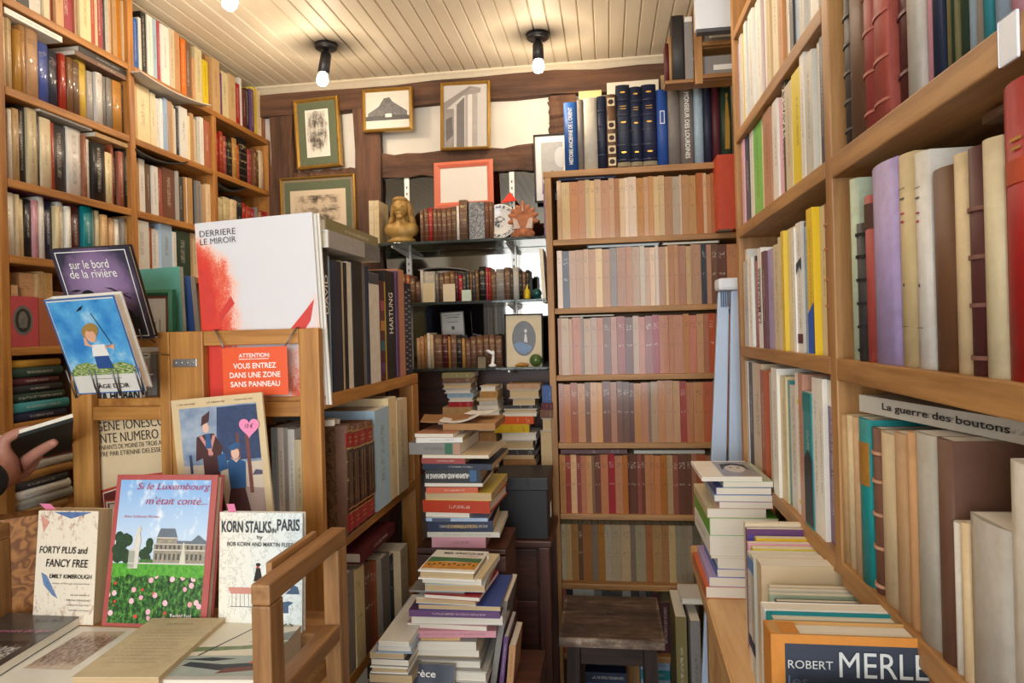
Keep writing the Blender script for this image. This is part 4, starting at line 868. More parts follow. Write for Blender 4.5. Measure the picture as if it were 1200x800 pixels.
TREE, STON, ROOF, BEIG = plain('tree_print', '#2d4a2c', .5, .4, 160), plain('stone_print', '#d9d4c6', .5, .1), plain('slate_roof_print', '#6b7682', .5, .15), plain('facade_print', '#a89f8d', .5, .35, 150)
WIN = plain('window_print', '#575650', .5, .1)
rt = random.Random(4)
sh = [(TREE, ell(.13 + rt.uniform(-.07, .06), .5 + rt.uniform(-.07, .09), .045, .04, 9)) for _ in range(14)] + [(TREE, ell(.36 + rt.uniform(-.04, .04), .48 + rt.uniform(-.05, .08), .035, .035, 9)) for _ in range(10)] + [(TREE, rect(.05, .42, .22, .47)), (TREE, rect(.32, .415, .41, .45)), (BEIG, rect(.44, .415, .94, .54)), (BEIG, rect(.46, .54, .66, .58)), (ROOF, [(.46, .58), (.66, .58), (.63, .64), (.49, .64)]), (ROOF, [(.66, .54), (.94, .53), (.94, .56), (.86, .6), (.8, .56), (.66, .56)]), (STON, rect(.44, .575, .67, .582)), (STON, rect(.44, .495, .94, .502)), (STON, rect(.44, .535, .94, .54))]
for r_ in range(2):
    for k in range(11): sh.append((WIN, rect(.46 + k * .043, .435 + r_ * .07, .48 + k * .043, .475 + r_ * .055)))
sh += [(STON, rect(.2, .375, .3, .5)), (plain('stone_shade_print', '#a9ac9e', .5, .1), rect(.2, .38, .26, .49)), (STON, [(.24, .5), (.3, .5), (.31, .56), (.29, .61), (.31, .63), (.285, .66), (.26, .62), (.25, .57)]), (STON, [(.7, .405), (.76, .405), (.735, .55), (.725, .55)]), (STON, rect(.2, .405, .94, .413)), (plain('hedge_print', '#4f7f3c', .5, .4, 140), rect(.31, .413, .44, .435))]
fart('palace_print', lux, sh, .0008)
ftext(lux, 'Si le Luxembourg', .22, .885, .72, .06, RED_INK, .28, -.006, lift=.0024); ftext(lux, "m'était conté...", .32, .80, .6, .05, RED_INK, .28, -.006, 'title_second_line', .0024)
ftext(lux, 'Anne Guillaume Moreau', .12, .71, .34, .016, RED_INK, .1, 0, 'author_name', .0024); ftext(lux, 'Rachid Said', .66, .07, .2, .022, WHITE_INK, 0, .01, 'lower_line', .0024)
fp = cover('book', 'c', 'paper', DZ(38), DZ(109), (50, 598), 1.0, .034, 6, 'worn cream paperback with handwritten-style title standing left of the red-bordered book', False, oldp=True)
def dec(c0, c1, sc):
    def f(t, u, v, g): return ramp(t, mth(t, 'ADD', noise(t, sc, 5, g, .75), mth(t, 'MULTIPLY', mth(t, 'ABSOLUTE', mth(t, 'SUBTRACT', v, .5)), -.28)), [(.2, lin(c0)), (.29, lin(c1)), (.37, lin('#e6dbc6'))])
    return f
fart('faded_print', fp, [(gen_mat('worn_cream_print', dec('#5a6275', '#c9a995', 11)), rect(0, 0, 1, 1)), (plain('blue_swag_print', '#5a76a8', .6, .3, 120), [(.25, .99), (.55, .93), (.9, .99)]), (plain('rose_swag_print', '#d99a86', .6, .3, 120), [(.04, .96), (.2, .9), (.1, .8)]), (plain('blue_figure_print', '#6a86b0', .6, .3, 120), [(.1, .45), (.2, .42), (.4, .22), (.3, .25), (.15, .34)])])
ftext(fp, 'FORTY PLUS and', .06, .62, .8, .062, INK, .15, .01); ftext(fp, 'FANCY FREE', .18, .50, .7, .07, INK, .15, .01, 'title_second_line'); ftext(fp, 'EMILY KIMBROUGH', .25, .4, .7, .038, INK, .1, .01, 'author_name')
for k, (u, s) in enumerate(((.3, 'Author of Through Charleys Door'), (.62, 'the new memoir of'), (.55, 'hilarious adventures'), (.56, 'ranging through Italy'), (.6, 'and Italy and dining'))): ftext(fp, s, u, (.345, .25, .205, .16, .115)[k], .93 - u, .018, GREY_INK, .2, 0, 'small_print')
kn = cover('book', 'w', 'paper', DZ(256), DZ(354), (263, 600), 1.0, .012, 4, 'white book with a pen-drawn title standing by the cart side frame', True)
def pen(t, u, v, g):
    f = noise(t, 7, 5, g, .7); base = mixc(t, u, lin('#ece6d6'), lin('#d5e2e4'))
    k = mth(t, 'LESS_THAN', mth(t, 'ABSOLUTE', mth(t, 'SUBTRACT', f, .5)), .012)
    return mixc(t, mth(t, 'MULTIPLY', k, .4), base, lin('#5b5f66'))
fart('pen_print', kn, [(gen_mat('pen_drawing_print', pen), rect(0, 0, 1, 1)), (plain('coral_print', '#c98a7c', .6, .1), rect(.12, .33, .6, .365)), (plain('coral_print', '#c98a7c', .6, .1), rect(.14, .31, .58, .33))] + [(INK, rect(.16 + k * .05, .2, .165 + k * .05, .31)) for k in range(9)] + [(INK, rect(.14, .2, .6, .205)), (plain('slate_blue_print', '#3e5878', .6, .1), [(.66, .16), (.84, .16), (.84, .22), (.9, .25), (.84, .26), (.66, .24), (.62, .28), (.64, .22)]), (plain('slate_blue_print', '#3e5878', .6, .1), [(.8, .32), (.97, .32), (.95, .38), (.88, .4), (.86, .36)]), (RR, ell(.47, .52, .02, .05, 8)), (INK, [(.42, .42), (.53, .42), (.5, .53), (.45, .53)]), (INK, ell(.475, .56, .03, .015, 10))])
CAPS = plain('brush_ink', '#30383f', .6, .05)
ftext(kn, 'KORN STALKS', .03, .83, .6, .1, CAPS, 0, .02); ftext(kn, 'IN', .64, .83, .05, .04, CAPS, 0, .02, 'title_small_word'); ftext(kn, 'PARIS', .7, .85, .27, .1, CAPS, 0, .02, 'title_second_part'); ftext(kn, 'by', .46, .77, .07, .04, CAPS, 0, .01, 'title_small_word'); ftext(kn, 'BOB KORN AND MARTIN FLEER', .1, .715, .8, .035, CAPS, 0, .01, 'author_name')
def note(px, py, y, w, h, label, lean):
    c = at(px, py, y); bm = bmesh.new()
    P = [(0, 0, 0), (w, 0, 0), (w - lean * .4, -.004, h * .5), (w - lean, -.012, h), (-lean, -.012, h), (-lean * .4, -.004, h * .5)]
    a = [bm.verts.new(p) for p in P]; b = [bm.verts.new((p[0], p[1] + .0006, p[2])) for p in P]
    bm.faces.new((a[0], a[1], a[2], a[5])); bm.faces.new((a[5], a[2], a[3], a[4])); bm.faces.new((b[5], b[2], b[1], b[0])); bm.faces.new((b[4], b[3], b[2], b[5]))
    for k in range(6): bm.faces.new((a[k], b[k], b[(k + 1) % 6], a[(k + 1) % 6]))
    tag(done('sticky_note', bm, plain('pink_note', '#f08fb8', .6, .03), None, c), label, 'sticky note')
zf = fp.matrix_basis @ Vector((0, fp['W'] * .08, fp['H'])); note(57, 603, zf.y, .02, .022, 'pink paper note sticking up from the worn cream paperback', .006)
zk = kn.matrix_basis @ Vector((0, kn['W'] * .1, kn['H'])); note(268, 604, zk.y + .004, .013, .022, 'pink paper note sticking up from the pen-drawn title book', -.004)
# flat books at the front of the cart
def flat_front(name, code, fin, bl, br, tl, z, T, label, cat='book', hard=False, old=False):
    A, B, Ct = atz(*bl, z), atz(*br, z), atz(*tl, z)
    eu = (B - A).normalized(); ev = Ct - A; ev -= eu * ev.dot(eu); H = ev.length; ev.normalize(); W = (B - A).length; nr = Vector((0, 0, 1)); eu.z = 0
    o = book(name, code, fin, T, W, H, frame3(A - nr * (T / 2), nr, eu, ev), hard, 0, True, old); o['T'], o['W'], o['H'] = T, W, H
    return tag(o, label, cat)
fm = flat_front('magazine', 'w', 'paper', (-105, 815), (72, 815), (20, 724), .838, .0375, 'white magazine with a sepia landscape lying at the cart front', 'magazine')
fart('sepia_print', fm, [(sketch('sepia_view_print', '#6d4a3c', '#cdb7a2', 12, .42, .66), [(.47, .3), (.82, .28), (.84, .78), (.5, .78)])])
ftext(fm, 'CARTES POSTALES', .56, .92, .4, .025, GREY_INK, .3); ftext(fm, 'DE PARIS', .64, .86, .26, .025, GREY_INK, .3, 0, 'title_second_line')
fc = flat_front('booklet', 'c', 'old', (84, 793), (186, 793), (176, 724), .86, .0595, 'cream booklet stack lying in the middle of the cart front', 'booklet', False, True)
ftext(fc, 'Une Rhumerque', .32, .84, .36, .035, GREY_INK, .1)
for k in range(11): ftext(fc, 'et de la vie des livres anciens', .2, .74 - k * .055, .6, .015, plain('faint_ink', '#86735a', .7, 0), .1, 0, 'faint_line')
fpz = flat_front('magazine', 'l', 'paper', (190, 796), (300, 796), (268, 727), .852, .0515, 'magazine with painted river boats lying beside the cart side frame', 'magazine')
BOAT, HUL, GRN = plain('boat_print', '#2c3844', .5, .2, 90), plain('hull_print', '#7c4436', .5, .2), plain('bank_print', '#7d9268', .5, .3, 90)
fart('boats_print', fpz, [(plain('cream_sky_print', '#e4dcc8', .5, .05), rect(0, .3, 1, 1)), (GRN, [(.0, .42), (1, .5), (1, .6), (.5, .52), (0, .5)]), (plain('hill_print_far', '#8f9690', .5, .2, 90), [(.55, .58), (1, .62), (1, .8), (.8, .72)]), (plain('river_print', '#a9b5ae', .5, .1), rect(0, .05, 1, .36)), (BOAT, [(.05, .2), (.5, .13), (.9, .18), (.95, .26), (.5, .22), (.1, .26)]), (HUL, [(.5, .08), (.95, .14), (.9, .2), (.55, .16)]), (BOAT, [(0, .3), (.35, .27), (.6, .31), (.3, .33)]), (BOAT, [(.1, .36), (.13, .36), (.5, .9), (.48, .9)]), (plain('orange_dot_print', '#d86a4a', .5, 0), ell(.8, .25, .03, .02))])
ftext(fpz, 'PARIS', .42, .86, .5, .06, INK, .1)
fd = flat_front('book', 'd', 'gloss', (-137, 796), (-27, 796), (-11, 718), .853, .0145, 'dark paperback with a pale crowd photo lying on the white magazine', 'book')
fd2 = fart('crowd_print', fd, [(sketch('crowd_photo_print', '#d8d6d4', '#2b2527', 22, .44, .56), rect(0, .0, .9, .52))])
ftext(fd, 'La mémoire du quai', .1, .63, .85, .06, plain('magenta_ink', '#c77aa4', .5, 0), .1); ftext(fd, 'Anna Mori', .5, .85, .35, .04, GREY_INK, .1, 0, 'author_name')
t = thing('folio_box', (0, 0, 0), 'brown marbled-paper folio box standing at the far left of the cart', 'box', mw=Matrix.Translation((at(-10, 720, 1.0).x, 1.002, RSZ + .0005)) @ Matrix.Rotation(.75, 4, 'Z'))
MB2 = marble_mat('marbled_paper_ochre', ('#6a3f1f', '#a87440', '#8a5a30'), 26)
bm = bmesh.new(); bm_box(bm, (0, 0, 0), (.10, .05, .165), .002); done('case', bm, MB2, t)
bm = bmesh.new(); bm_box(bm, (.1003, .002, .004), (.1025, .048, .161), .0008); done('leather_edge', bm, plain('brown_leather', '#5e3a20', .5), t)
# ================================================================== piles between the racks and the back bookcase
def crate(label, lo, hi):
    t = thing('wooden_crate', ((lo[0] + hi[0]) / 2, (lo[1] + hi[1]) / 2, 0), label, 'crate')
    for k in range(5):
        z0 = lo[2] + .012 + (hi[2] - lo[2] - .02) * k / 5; z1 = z0 + (hi[2] - lo[2]) / 5 - .012
        box('slat', (lo[0], lo[1], z0), (hi[0], lo[1] + .012, z1), DARKW(0), t); box('slat', (hi[0] - .012, lo[1] + .0125, z0), (hi[0], hi[1] - .0125, z1), DARKW(1), t)
    box('top_board', (lo[0], lo[1], hi[2] - .012), (hi[0], hi[1], hi[2]), DARKW(0), t)
    for x in (lo[0] + .013, hi[0] - .035):
        for y in (lo[1] + .013, hi[1] - .035): box('corner_post', (x, y, 0), (x + .02, y + .02, hi[2] - .0125), DARKW(2), t)
zA = at(540, 642, 1.58).z
crate('dark wooden crate under the taller floor pile', (-.465, 1.575, 0), (-.25, 1.76, zA - .0005))
A_ = [('p', 's', 630, 505, 568), ('l', 's', 624, 499, 583, .19), ('n', 's', 611, 499, 575), ('s', 's', 607, 498, 570), ('c', 'p', 601, 500, 552), ('r', 's', 587, 497, 577, .2), ('y', 'p', 578, 499, 577, .22), ('o', 's', 571, 497, 557), ('d', 'p', 566, 497, 565), ('k', 's', 551, 496, 561, .19), ('n', 's', 544, 496, 578, .22), ('r', 's', 537, 495, 547), ('c', 'p', 533, 496, 575, .2), ('g', 's', 519, 480, 541, .2), ('w', 's', 513, 486, 540), ('i', 'p', 508, 487, 533, .15)]
pa, zpa = pile(1.58, 642, A_, 'in the taller floor pile', 'books in the taller floor pile', z0=zA)
def side_text(o, s, u0, u1, hshare, mat, flip=False):
    T, H = o['T_'], o['H_']
    if flip: text('spine_title', o, s, (T * hshare / 2, -.0008, u1 * H), (0, 0, -1), (-1, 0, 0) if False else (1, 0, 0), 0, -T * hshare, (u1 - u0) * H, hshare * T, mat)
    else: text('spine_title', o, s, (T * hshare / 2, -.0008, u0 * H), (0, 0, 1), (-1, 0, 0), 0, 0, (u1 - u0) * H, hshare * T, mat, 0, .01)
for o in pa:
    b = [v.co for v in o.data.vertices]; o['T_'] = max(v.x for v in b) - min(v.x for v in b); o['H_'] = max(v.z for v in b)
T9, H9 = pa[9]['T_'], pa[9]['H_']; text('spine_title', pa[9], 'ALBANIA AND ALBANIANS IN', (-T9 * .2, -.0008, .78 * H9), (0, 0, -1), (1, 0, 0), 0, 0, .76 * H9, .4 * T9, WHITE_INK, 0, .01)
side_text(pa[2], 'CONSTELLATION', .3, .75, .3, GOLD)
for o, (u0, u1, c) in ((pa[13], (.7, .84, '#2f6a4a')), (pa[13], (.86, .99, '#b98d72')), (pa[3], (.1, .4, '#4b5270')), (pa[9], (.8, .92, '#2f5f8c'))):
    art('printed_patch', o, (o['T_'] / 2, 0, 0), (0, 0, 1), (-1, 0, 0), o['H_'], o['T_'], [(plain('patch_' + c[1:], c, .5, .1), rect(u0, .05, u1, .95))], .0006)
# brown folder and loose papers on top of the taller pile
fo = thing('card_folder', (at(545, 507, 1.63).x, 1.63, zpa + .0006), 'brown card folder lying open on top of the taller floor pile', 'folder')
def sheet(name, W, D, T, mat, parent, loc, yaw=0, curl=0.0, n=8):
    vs, fs = [], []
    for s in (0, 1):
        for j in range(2):
            for i in range(n + 1):
                u = i / n; vs.append((-W / 2 + W * u, D * j, curl * (u - .35) ** 2 + (T if s else 0)))
    q = 2 * (n + 1)
    for i in range(n):
        fs += [(i, i + n + 1, i + n + 2, i + 1), (q + i, q + i + 1, q + i + n + 2, q + i + n + 1), (i, i + 1, q + i + 1, q + i), (n + 1 + i, q + n + 1 + i, q + n + 2 + i, n + 2 + i)]
    fs += [(0, q, q + n + 1, n + 1), (n, 2 * n + 1, q + 2 * n + 1, q + n)]
    return link(name, mesh_from(name, vs, fs), mat, parent, mw=Matrix.Translation(loc) @ Matrix.Rotation(yaw, 4, 'Z'))
KRAFT = plain('kraft_card', '#a87a4a', .7, .1); PAP = plain('white_sheet', '#e9e6df', .7, .03)
sheet('lower_flap', .13, .16, .016, KRAFT, fo, (.01, 0, 0)); sheet('upper_flap', .12, .15, .002, KRAFT, fo, (-.055, .02, .0165), .2, .02)
tag(sheet('paper', .1, .07, .001, PAP, None, (fo.location.x - .012, 1.625, zpa + .019), .06, .045), 'white curled paper lying on the brown folder, the nearer one', 'paper')
tag(sheet('paper', .075, .07, .001, PAP, None, (fo.location.x + .02, 1.70, zpa + .03), -.1, .012), 'white flat paper lying behind the curled one on the brown folder', 'paper')
# shorter pile in front
zB = at(525, 800, 1.36).z
crate('dark wooden crate under the shorter floor pile', (-.455, 1.355, 0), (-.265, 1.56, zB - .0005))
B_ = [('l', 'p', 786, 476, 570, .19), ('g', 'p', 774, 474, 562, .18), ('c', 'p', 766, 470, 560), ('w', 'p', 755, 469, 555), ('t', 's', 749, 469, 535), ('p', 's', 742, 470, 576, .18), ('p', 'p', 736, 478, 572), ('l', 'p', 725, 480, 586, .17), ('x', 's', 717, 478, 584, .17), ('u', 'p', 711, 490, 586, .18), ('w', 'p', 704, 489, 560), ('r', 'p', 699, 500, 566, .16), ('g', 's', 696, 480, 545), ('s', 'p', 688, 497, 567, .18), ('c', 'p', 680, 497, 568, .16), ('w', 'p', 669, 491, 558, .13)]
pb, zpb = pile(1.36, 800, B_, 'in the shorter floor pile', 'books in the shorter floor pile', z0=zB, yaw=.1, jit=.02)
top = pb[-1]; del ROWS[('in the shorter floor pile', 'from the top')][0]
tag(top, 'white book with a green and orange field, topping the shorter floor pile', 'book')
b = [v.co for v in top.data.vertices]; TT, TD, THh = max(v.x for v in b) - min(v.x for v in b), max(v.y for v in b), max(v.z for v in b)
bas = ((TT / 2, TD, 0), (0, 0, 1), (0, -1, 0))   # fore-edge faces the viewer, upper cover up
art('field_print', top, *bas, THh, TD, [(plain('orange_field_print', '#dd9a2c', .5, .3, 90), rect(.02, .1, .98, .42)), (plain('green_field_print', '#3f7a45', .5, .2, 60), [(.02, .4), (.4, .45), (.98, .42), (.98, .62), (.02, .64)])] + [(INK, rect(.08 + k * .09, .24 + .03 * (k % 3), .12 + k * .09, .3 + .03 * (k % 3))) for k in range(10)], .0004)
text('title', top, 'MES GRECQUES', *bas, .2 * THh, .78 * TD, .74 * THh, .11 * TD, INK, 0, .02); text('author_name', top, 'LACARRIERE', *bas, .5 * THh, .68 * TD, .4 * THh, .05 * TD, RED_INK)
# loose magazines leaning between rack and pile, the dark blue album in front
C_ = [('g', 'p', 790, 428, 478, .3), ('w', 'p', 782, 430, 474, .3), ('d', 'p', 774, 432, 476, .28), ('l', 'p', 767, 430, 470, .28), ('s', 'p', 758, 436, 478, .26), ('w', 'p', 752, 440, 476, .24)]
zC = at(452, 800, 1.3).z
gx = at(425, 790, 1.3).x
pc_, zpc = pile(1.3, 800, C_, 'in the low magazine pile beside the rack', 'magazines beside the rack', z0=zC, yaw=.02, name='magazine')
for o in pc_: o.location.x += .006
bx = box('stool_box', (pc_[0].matrix_basis.translation.x - .0, 1.3, 0), (pc_[0].matrix_basis.translation.x + .085, 1.352, zC - .0008), plain('grey_board_box', '#6d6a66', .7, .08))
tag(bx, 'grey cardboard box under the low magazine pile', 'box'); bx.name = 'cardboard_box'
al = cover('album', 'n', 'paper', (470, 830), (530, 834), (476, 776), 1.325, .012, 18, 'dark blue paperback about Greece leaning at the foot of the shorter pile', cat='book')
ftext(al, 'grèce', .14, .66, .5, .2, WHITE_INK, 0, .01)
# tall plastic-wrapped posters and two upright books leaning right of the shorter pile
def leaning(name, px, top, bot, w, D, T, code, y, label, lean, cat='book', fin='paper'):
    a, b = at(px, top, y), at(px, bot, y); H = (a - b).length
    o = book(name, code, fin, T, D, H, Matrix.Translation((b.x, y, b.z)) @ Matrix.Rotation(lean, 4, 'Y'), False, 0, True); return tag(o, label, cat)
crate('dark wooden crate under the upright books right of the shorter pile', (-.245, 1.41, 0), (-.165, 1.60, at(590, 806, 1.42).z - .001))
leaning('portfolio', 577, 702, 806, 0, .16, .012, 'g', 1.42, 'plastic-wrapped grey portfolio leaning right of the shorter pile', .17, 'portfolio', 'gloss')
leaning('book', 587, 745, 806, 0, .13, .009, 'x', 1.425, 'purple paperback leaning behind the plastic-wrapped portfolio', .13)
leaning('book', 597, 756, 806, 0, .12, .014, 't', 1.43, 'tan book leaning right of the purple paperback', .1)
# ------------------------------------------------------------------ dark side table with the black box
tb_ = thing('side_table', (-.31, 2.0, 0), 'dark wooden side table with a drawer chest under it, carrying the black box', 'table')
TX0, TX1, TY0, TY1, TTZ = -.46, -.2, 1.88, 2.14, .715
box('table_top', (TX0, TY0, TTZ - .02), (TX1 + .03, TY1, TTZ), DARKW(0), tb_, .004)
for x in (TX0 + .005, TX1 - .008):
    for y in (TY0 + .006, TY1 - .04): box('leg', (x, y, 0), (x + .032, y + .032, TTZ - .0205), DARKW(2), tb_, .003)
box('chest', (TX0 + .04, TY0 + .05, .08), (TX1 - .012, TY1 - .045, TTZ - .022), DARKW(0), tb_)
for k in range(4):
    z0 = .1 + k * .147; d = box('drawer', (TX0 + .045, TY0 + .04, z0), (TX1 - .017, TY0 + .0495, z0 + .138), DARKW(0), tb_)
    lathe('knob', [(.0001, .014), (.007, .012), (.008, .008), (.004, .004), (.004, 0)], plain('dull_brass', '#6d5732', .5, .1, 60, .6), d, mw=Matrix.Translation((0, -.005, .07)) @ Matrix.Rotation(math.pi / 2, 4, 'X'), seg=12)
BLK = plain('black_board', '#1d1c1e', .55, .15)
bb = thing('archive_box', (-.255, 1.98, TTZ + .0005), 'black lidded archive box on the dark side table', 'box')
bm = bmesh.new(); bm_box(bm, (-.075, -.085, 0), (.075, .09, .135), .002); done('box_body', bm, BLK, bb)
bm = bmesh.new(); bm_box(bm, (-.079, -.089, .1355), (.079, .094, .172), .003); done('lid', bm, plain('black_lid', '#232225', .5, .1), bb)
bm = bmesh.new(); bm_box(bm, (.02, -.0905, .137), (.027, -.0892, .172)); done('lid_seam', bm, BLK, bb)
bm = bmesh.new(); bm_box(bm, (.0792, -.04, .05), (.0800, -.01, .09)); done('white_label', bm, PAP, bb)
# blue crates of papers beneath, seen between pile and table
# ------------------------------------------------------------------ table at the back with four piles under the glass shelves
tq_ = thing('back_table', (-.5, 2.28, 0), 'low dark table against the back wall carrying book piles under the glass shelves', 'table')
box('table_top', (-.79, 2.145, .842), (-.195, 2.385, .862), DARKW(0), tq_, .003)
for x in (-.785, -.23): 
    for y in (2.15, 2.35): box('leg', (x, y, 0), (x + .03, y + .03, .8415), DARKW(2), tq_)
def bp(spec, ph, y=2.155, **k):
    return pile(y, 0, spec, ph, ph.replace('in the', 'books in the').replace('on the', 'books on the'), .12, 'old', z0=.8625, yaw=.05, name='old_book', **k)
bp([('g', 'p', 540, 515, 560), ('b', 's', 520, 512, 562), ('d', 's', 505, 516, 560), ('k', 'p', 492, 512, 558), ('t', 's', 477, 519, 553), ('r', 's', 471, 525, 553), ('w', 'p', 466, 525, 554), ('s', 's', 461, 524, 555), ('w', 'p', 456, 521, 552), ('l', 'p', 449, 518, 552), ('b', 's', 443, 518, 553), ('j', 's', 437, 518, 553)], 'in the pile nearest the rack under the glass shelves')
bp([('b', 'p', 540, 560, 584), ('l', 'p', 520, 558, 583), ('t', 's', 505, 562, 582), ('l', 'p', 487, 560, 582), ('w', 'p', 480, 560, 586), ('c', 'p', 475, 559, 584), ('l', 's', 470, 562, 584), ('t', 'p', 466, 559, 583), ('h', 's', 459, 562, 583), ('c', 'p', 452, 563, 582)], 'in the second pile under the glass shelves')
bp([('w', 'p', 547, 588, 627), ('h', 's', 538, 590, 628), ('t', 'p', 533, 588, 626), ('d', 's', 527, 584, 629), ('w', 'p', 516, 585, 625), ('w', 'p', 507, 587, 629), ('y', 's', 497, 578, 619), ('o', 's', 488, 588, 625), ('c', 'p', 484, 589, 629), ('w', 'p', 479, 590, 629), ('d', 's', 475, 592, 628), ('w', 'p', 467, 601, 627), ('l', 'p', 456, 596, 632), ('t', 's', 450, 594, 633)], 'in the third pile under the glass shelves')
bp([('w', 'p', 505, 634, 647), ('l', 'p', 490, 635, 647), ('b', 's', 480, 632, 647), ('m', 's', 472, 633, 647), ('u', 's', 452, 636, 647)], 'in the blue-topped pile beside the back bookcase')
box('shade_board', (-.795, 2.3855, .8625), (-.195, 2.397, 1.16), DARKW(0), tq_)  # added board, its dark colour stands in for the shade under the shelves
# ================================================================== mirrored niche with glass shelves
ni = thing('glass_shelf_unit', (-.5, 2.39, 1.17), 'mirror-backed unit of dark glass shelves on white metal rails', 'shelf')
m, t, p = nodes('old_mirror'); p.inputs['Base Color'].default_value = (.17, .16, .145, 1); p.inputs['Metallic'].default_value = 1; p.inputs['Roughness'].default_value = .05
box('mirror', (-.797, 2.398, 1.165), (-.192, 2.4035, 1.86), m, ni, 0)
GLASS, t, p = nodes('smoky_glass'); p.inputs['Base Color'].default_value = (.25, .3, .29, 1); p.inputs['Transmission Weight'].default_value = .85; p.inputs['Roughness'].default_value = .05; p.inputs['IOR'].default_value = 1.3
GZ = [1.602, 1.40, 1.18]
for z in GZ: box('glass_shelf', (-.795, 2.195, z - .009), (-.193, 2.386, z), GLASS, ni, .001)
RAIL = plain('white_metal', '#e2ded4', .4, .03, 40, .3)
for px in (480, 603):
    x = at(px, 330, 2.395).x
    bm = bmesh.new(); bm_box(bm, (-.009, 0, 0), (.009, .006, .69)); r_ = done('slotted_rail', bm, RAIL, ni, (x - ni.location.x, .0005, .0))
    art('slots', r_, (-.009, 0, 0), (1, 0, 0), (0, 0, 1), .018, .69, [(plain('slot_dark', '#3b3833', .7, 0), rect(.38, v / 30 + .01, .62, v / 30 + .022)) for v in range(29)])
    for z in GZ:
        bm = bmesh.new(); v = [bm.verts.new(c) for c in ((-.0025, 0, -.022), (.0025, 0, -.022), (.0025, 0, -.0005), (-.0025, 0, -.0005), (-.0025, -.19, -.006), (.0025, -.19, -.006), (.0025, -.19, -.0005), (-.0025, -.19, -.0005))]
        for q in ((0, 1, 2, 3), (7, 6, 5, 4), (0, 4, 5, 1), (2, 6, 7, 3), (1, 5, 6, 2), (3, 7, 4, 0)): bm.faces.new([v[i] for i in q])
        done('shelf_bracket', bm, RAIL, ni, (x - ni.location.x, 0, z - .0095 - ni.location.z))
GN = 'small old books on the glass shelves'
def nrow(z, start, spec, h, ph, fin='old', y=2.215, **k): return row('back', y, z + .0006, start, spec, h, .1, fin, ph, GN, kind=k.pop('kind', 'old'), jit=.006, rnd=.003, hard=True, old=True, **k)
nrow(GZ[0], 492, 'b496:247 b502:244 r506.5:243 b512:244 b517.5:244 b523:245 b529:243 b535:242 w538:241 b547.5:234', .1, 'on the top glass shelf', 'leather')
o = nrow(GZ[0], 549, 'g568:236 b573:236 b577:236', .11, 'right of the row on the top glass shelf', y=2.225)
o[0]['label'] = 'grey marbled book facing out beside the plate on the top glass shelf'; tag(o[0], o[0]['label'], 'book')
art('marbled_face', o[0], (-o[0]['T'] / 2, 0, 0), (1, 0, 0), (0, 0, 1), o[0]['T'], o[0]['H'], [(marble_mat('marbled_paper_grey', ('#4c4b4d', '#9a9790', '#6a686a'), 40), rect(.02, .01, .98, .99))], .0008)
nrow(GZ[1], 470, 'b475 a480 b486:326 b492:330 w496:316 l510:318 g514:320 b520 b527 b533 m537 r542:322 d546 d550 b553 d557 b561 k569:312 r572:313 r575:313 b581:318 g591:315 b598:313 d601 l608:313 k612 b616:318 k620:316', .1, 'on the middle glass shelf', 'leather')
nrow(GZ[2], 488, 't492:396 i497:394 h500:392 w504:390 c508:392 b518:392 m525:392 h528:394 b535:392 k541:393 h545:396 b551:398 b558:394 b566:393 b573:392 b580:392 b588:393', .11, 'on the lowest glass shelf', 'leather')
def card(px0, px1, yt, yb, y, z, code, label, cat='book', T=.004):
    a, b, c = at(px0, yt, y), at(px1, yt, y), None
    o = book('booklet', code, 'paper', T, b.x - a.x, a.z - z, frame3(Vector((a.x, y + T / 2, z + .0006)), Vector((0, -1, 0)), Vector((1, 0, 0)), Vector((0, 0, 1))))
    return tag(o, label, cat)
card(495, 509, 332, 354, 2.199, GZ[1], 'c', 'small pinkish-cream card standing in front of the middle glass shelf books, nearer the rack'); card(519, 533, 333, 354, 2.199, GZ[1], 'c', 'small cream card standing before the brown books in the middle of the glass shelf')
o = card(541, 552, 340, 354, 2.199, GZ[1], 'f', 'small green and white postcard standing on the middle glass shelf')
mz = max(o['H'] for o, _, _ in ROWS[('on the middle glass shelf', 'from the left')]) + GZ[1] + .001
tag(sheet('magazine', .2, .1, .004, plain('grey_cover', '#6f675f', .6, .1), None, (at(525, 318, 2.23).x, 2.222, mz), .02, -.05), 'wavy grey magazine lying along the books of the middle glass shelf', 'magazine')
leaning('book', 638, 291, 354, 0, .12, .012, 'c', 2.21, 'tall cream book leaning at the right end of the middle glass shelf', -.04)
leaning('book', 640, 215, 279, 0, .12, .01, 'x', 2.22, 'tall mauve book standing at the right end of the top glass shelf', 0)
for k, (a, b) in enumerate(((432.5, 438), (438.3, 444))):
    x0, x1 = at(a, 255, 2.24).x, at(b, 255, 2.24).x
    o = book('paperback', 'c', 'old', x1 - x0, .1, at(435, 235, 2.24).z - GZ[0] - .0006, Matrix.Translation(((x0 + x1) / 2, 2.24, GZ[0] + .0006)), False, 0, False, True); o['group'] = 'cream paperbacks left of the bust'; tag(o, 'cream paperback left of the golden bust, the ' + ('farther' if k == 0 else 'nearer') + ' of the two', 'book', o['group'])
ni_ext = box('glass_shelf', (-.86, 2.195, GZ[0] - .009), (-.7955, 2.372, GZ[0]), GLASS, ni, .001)
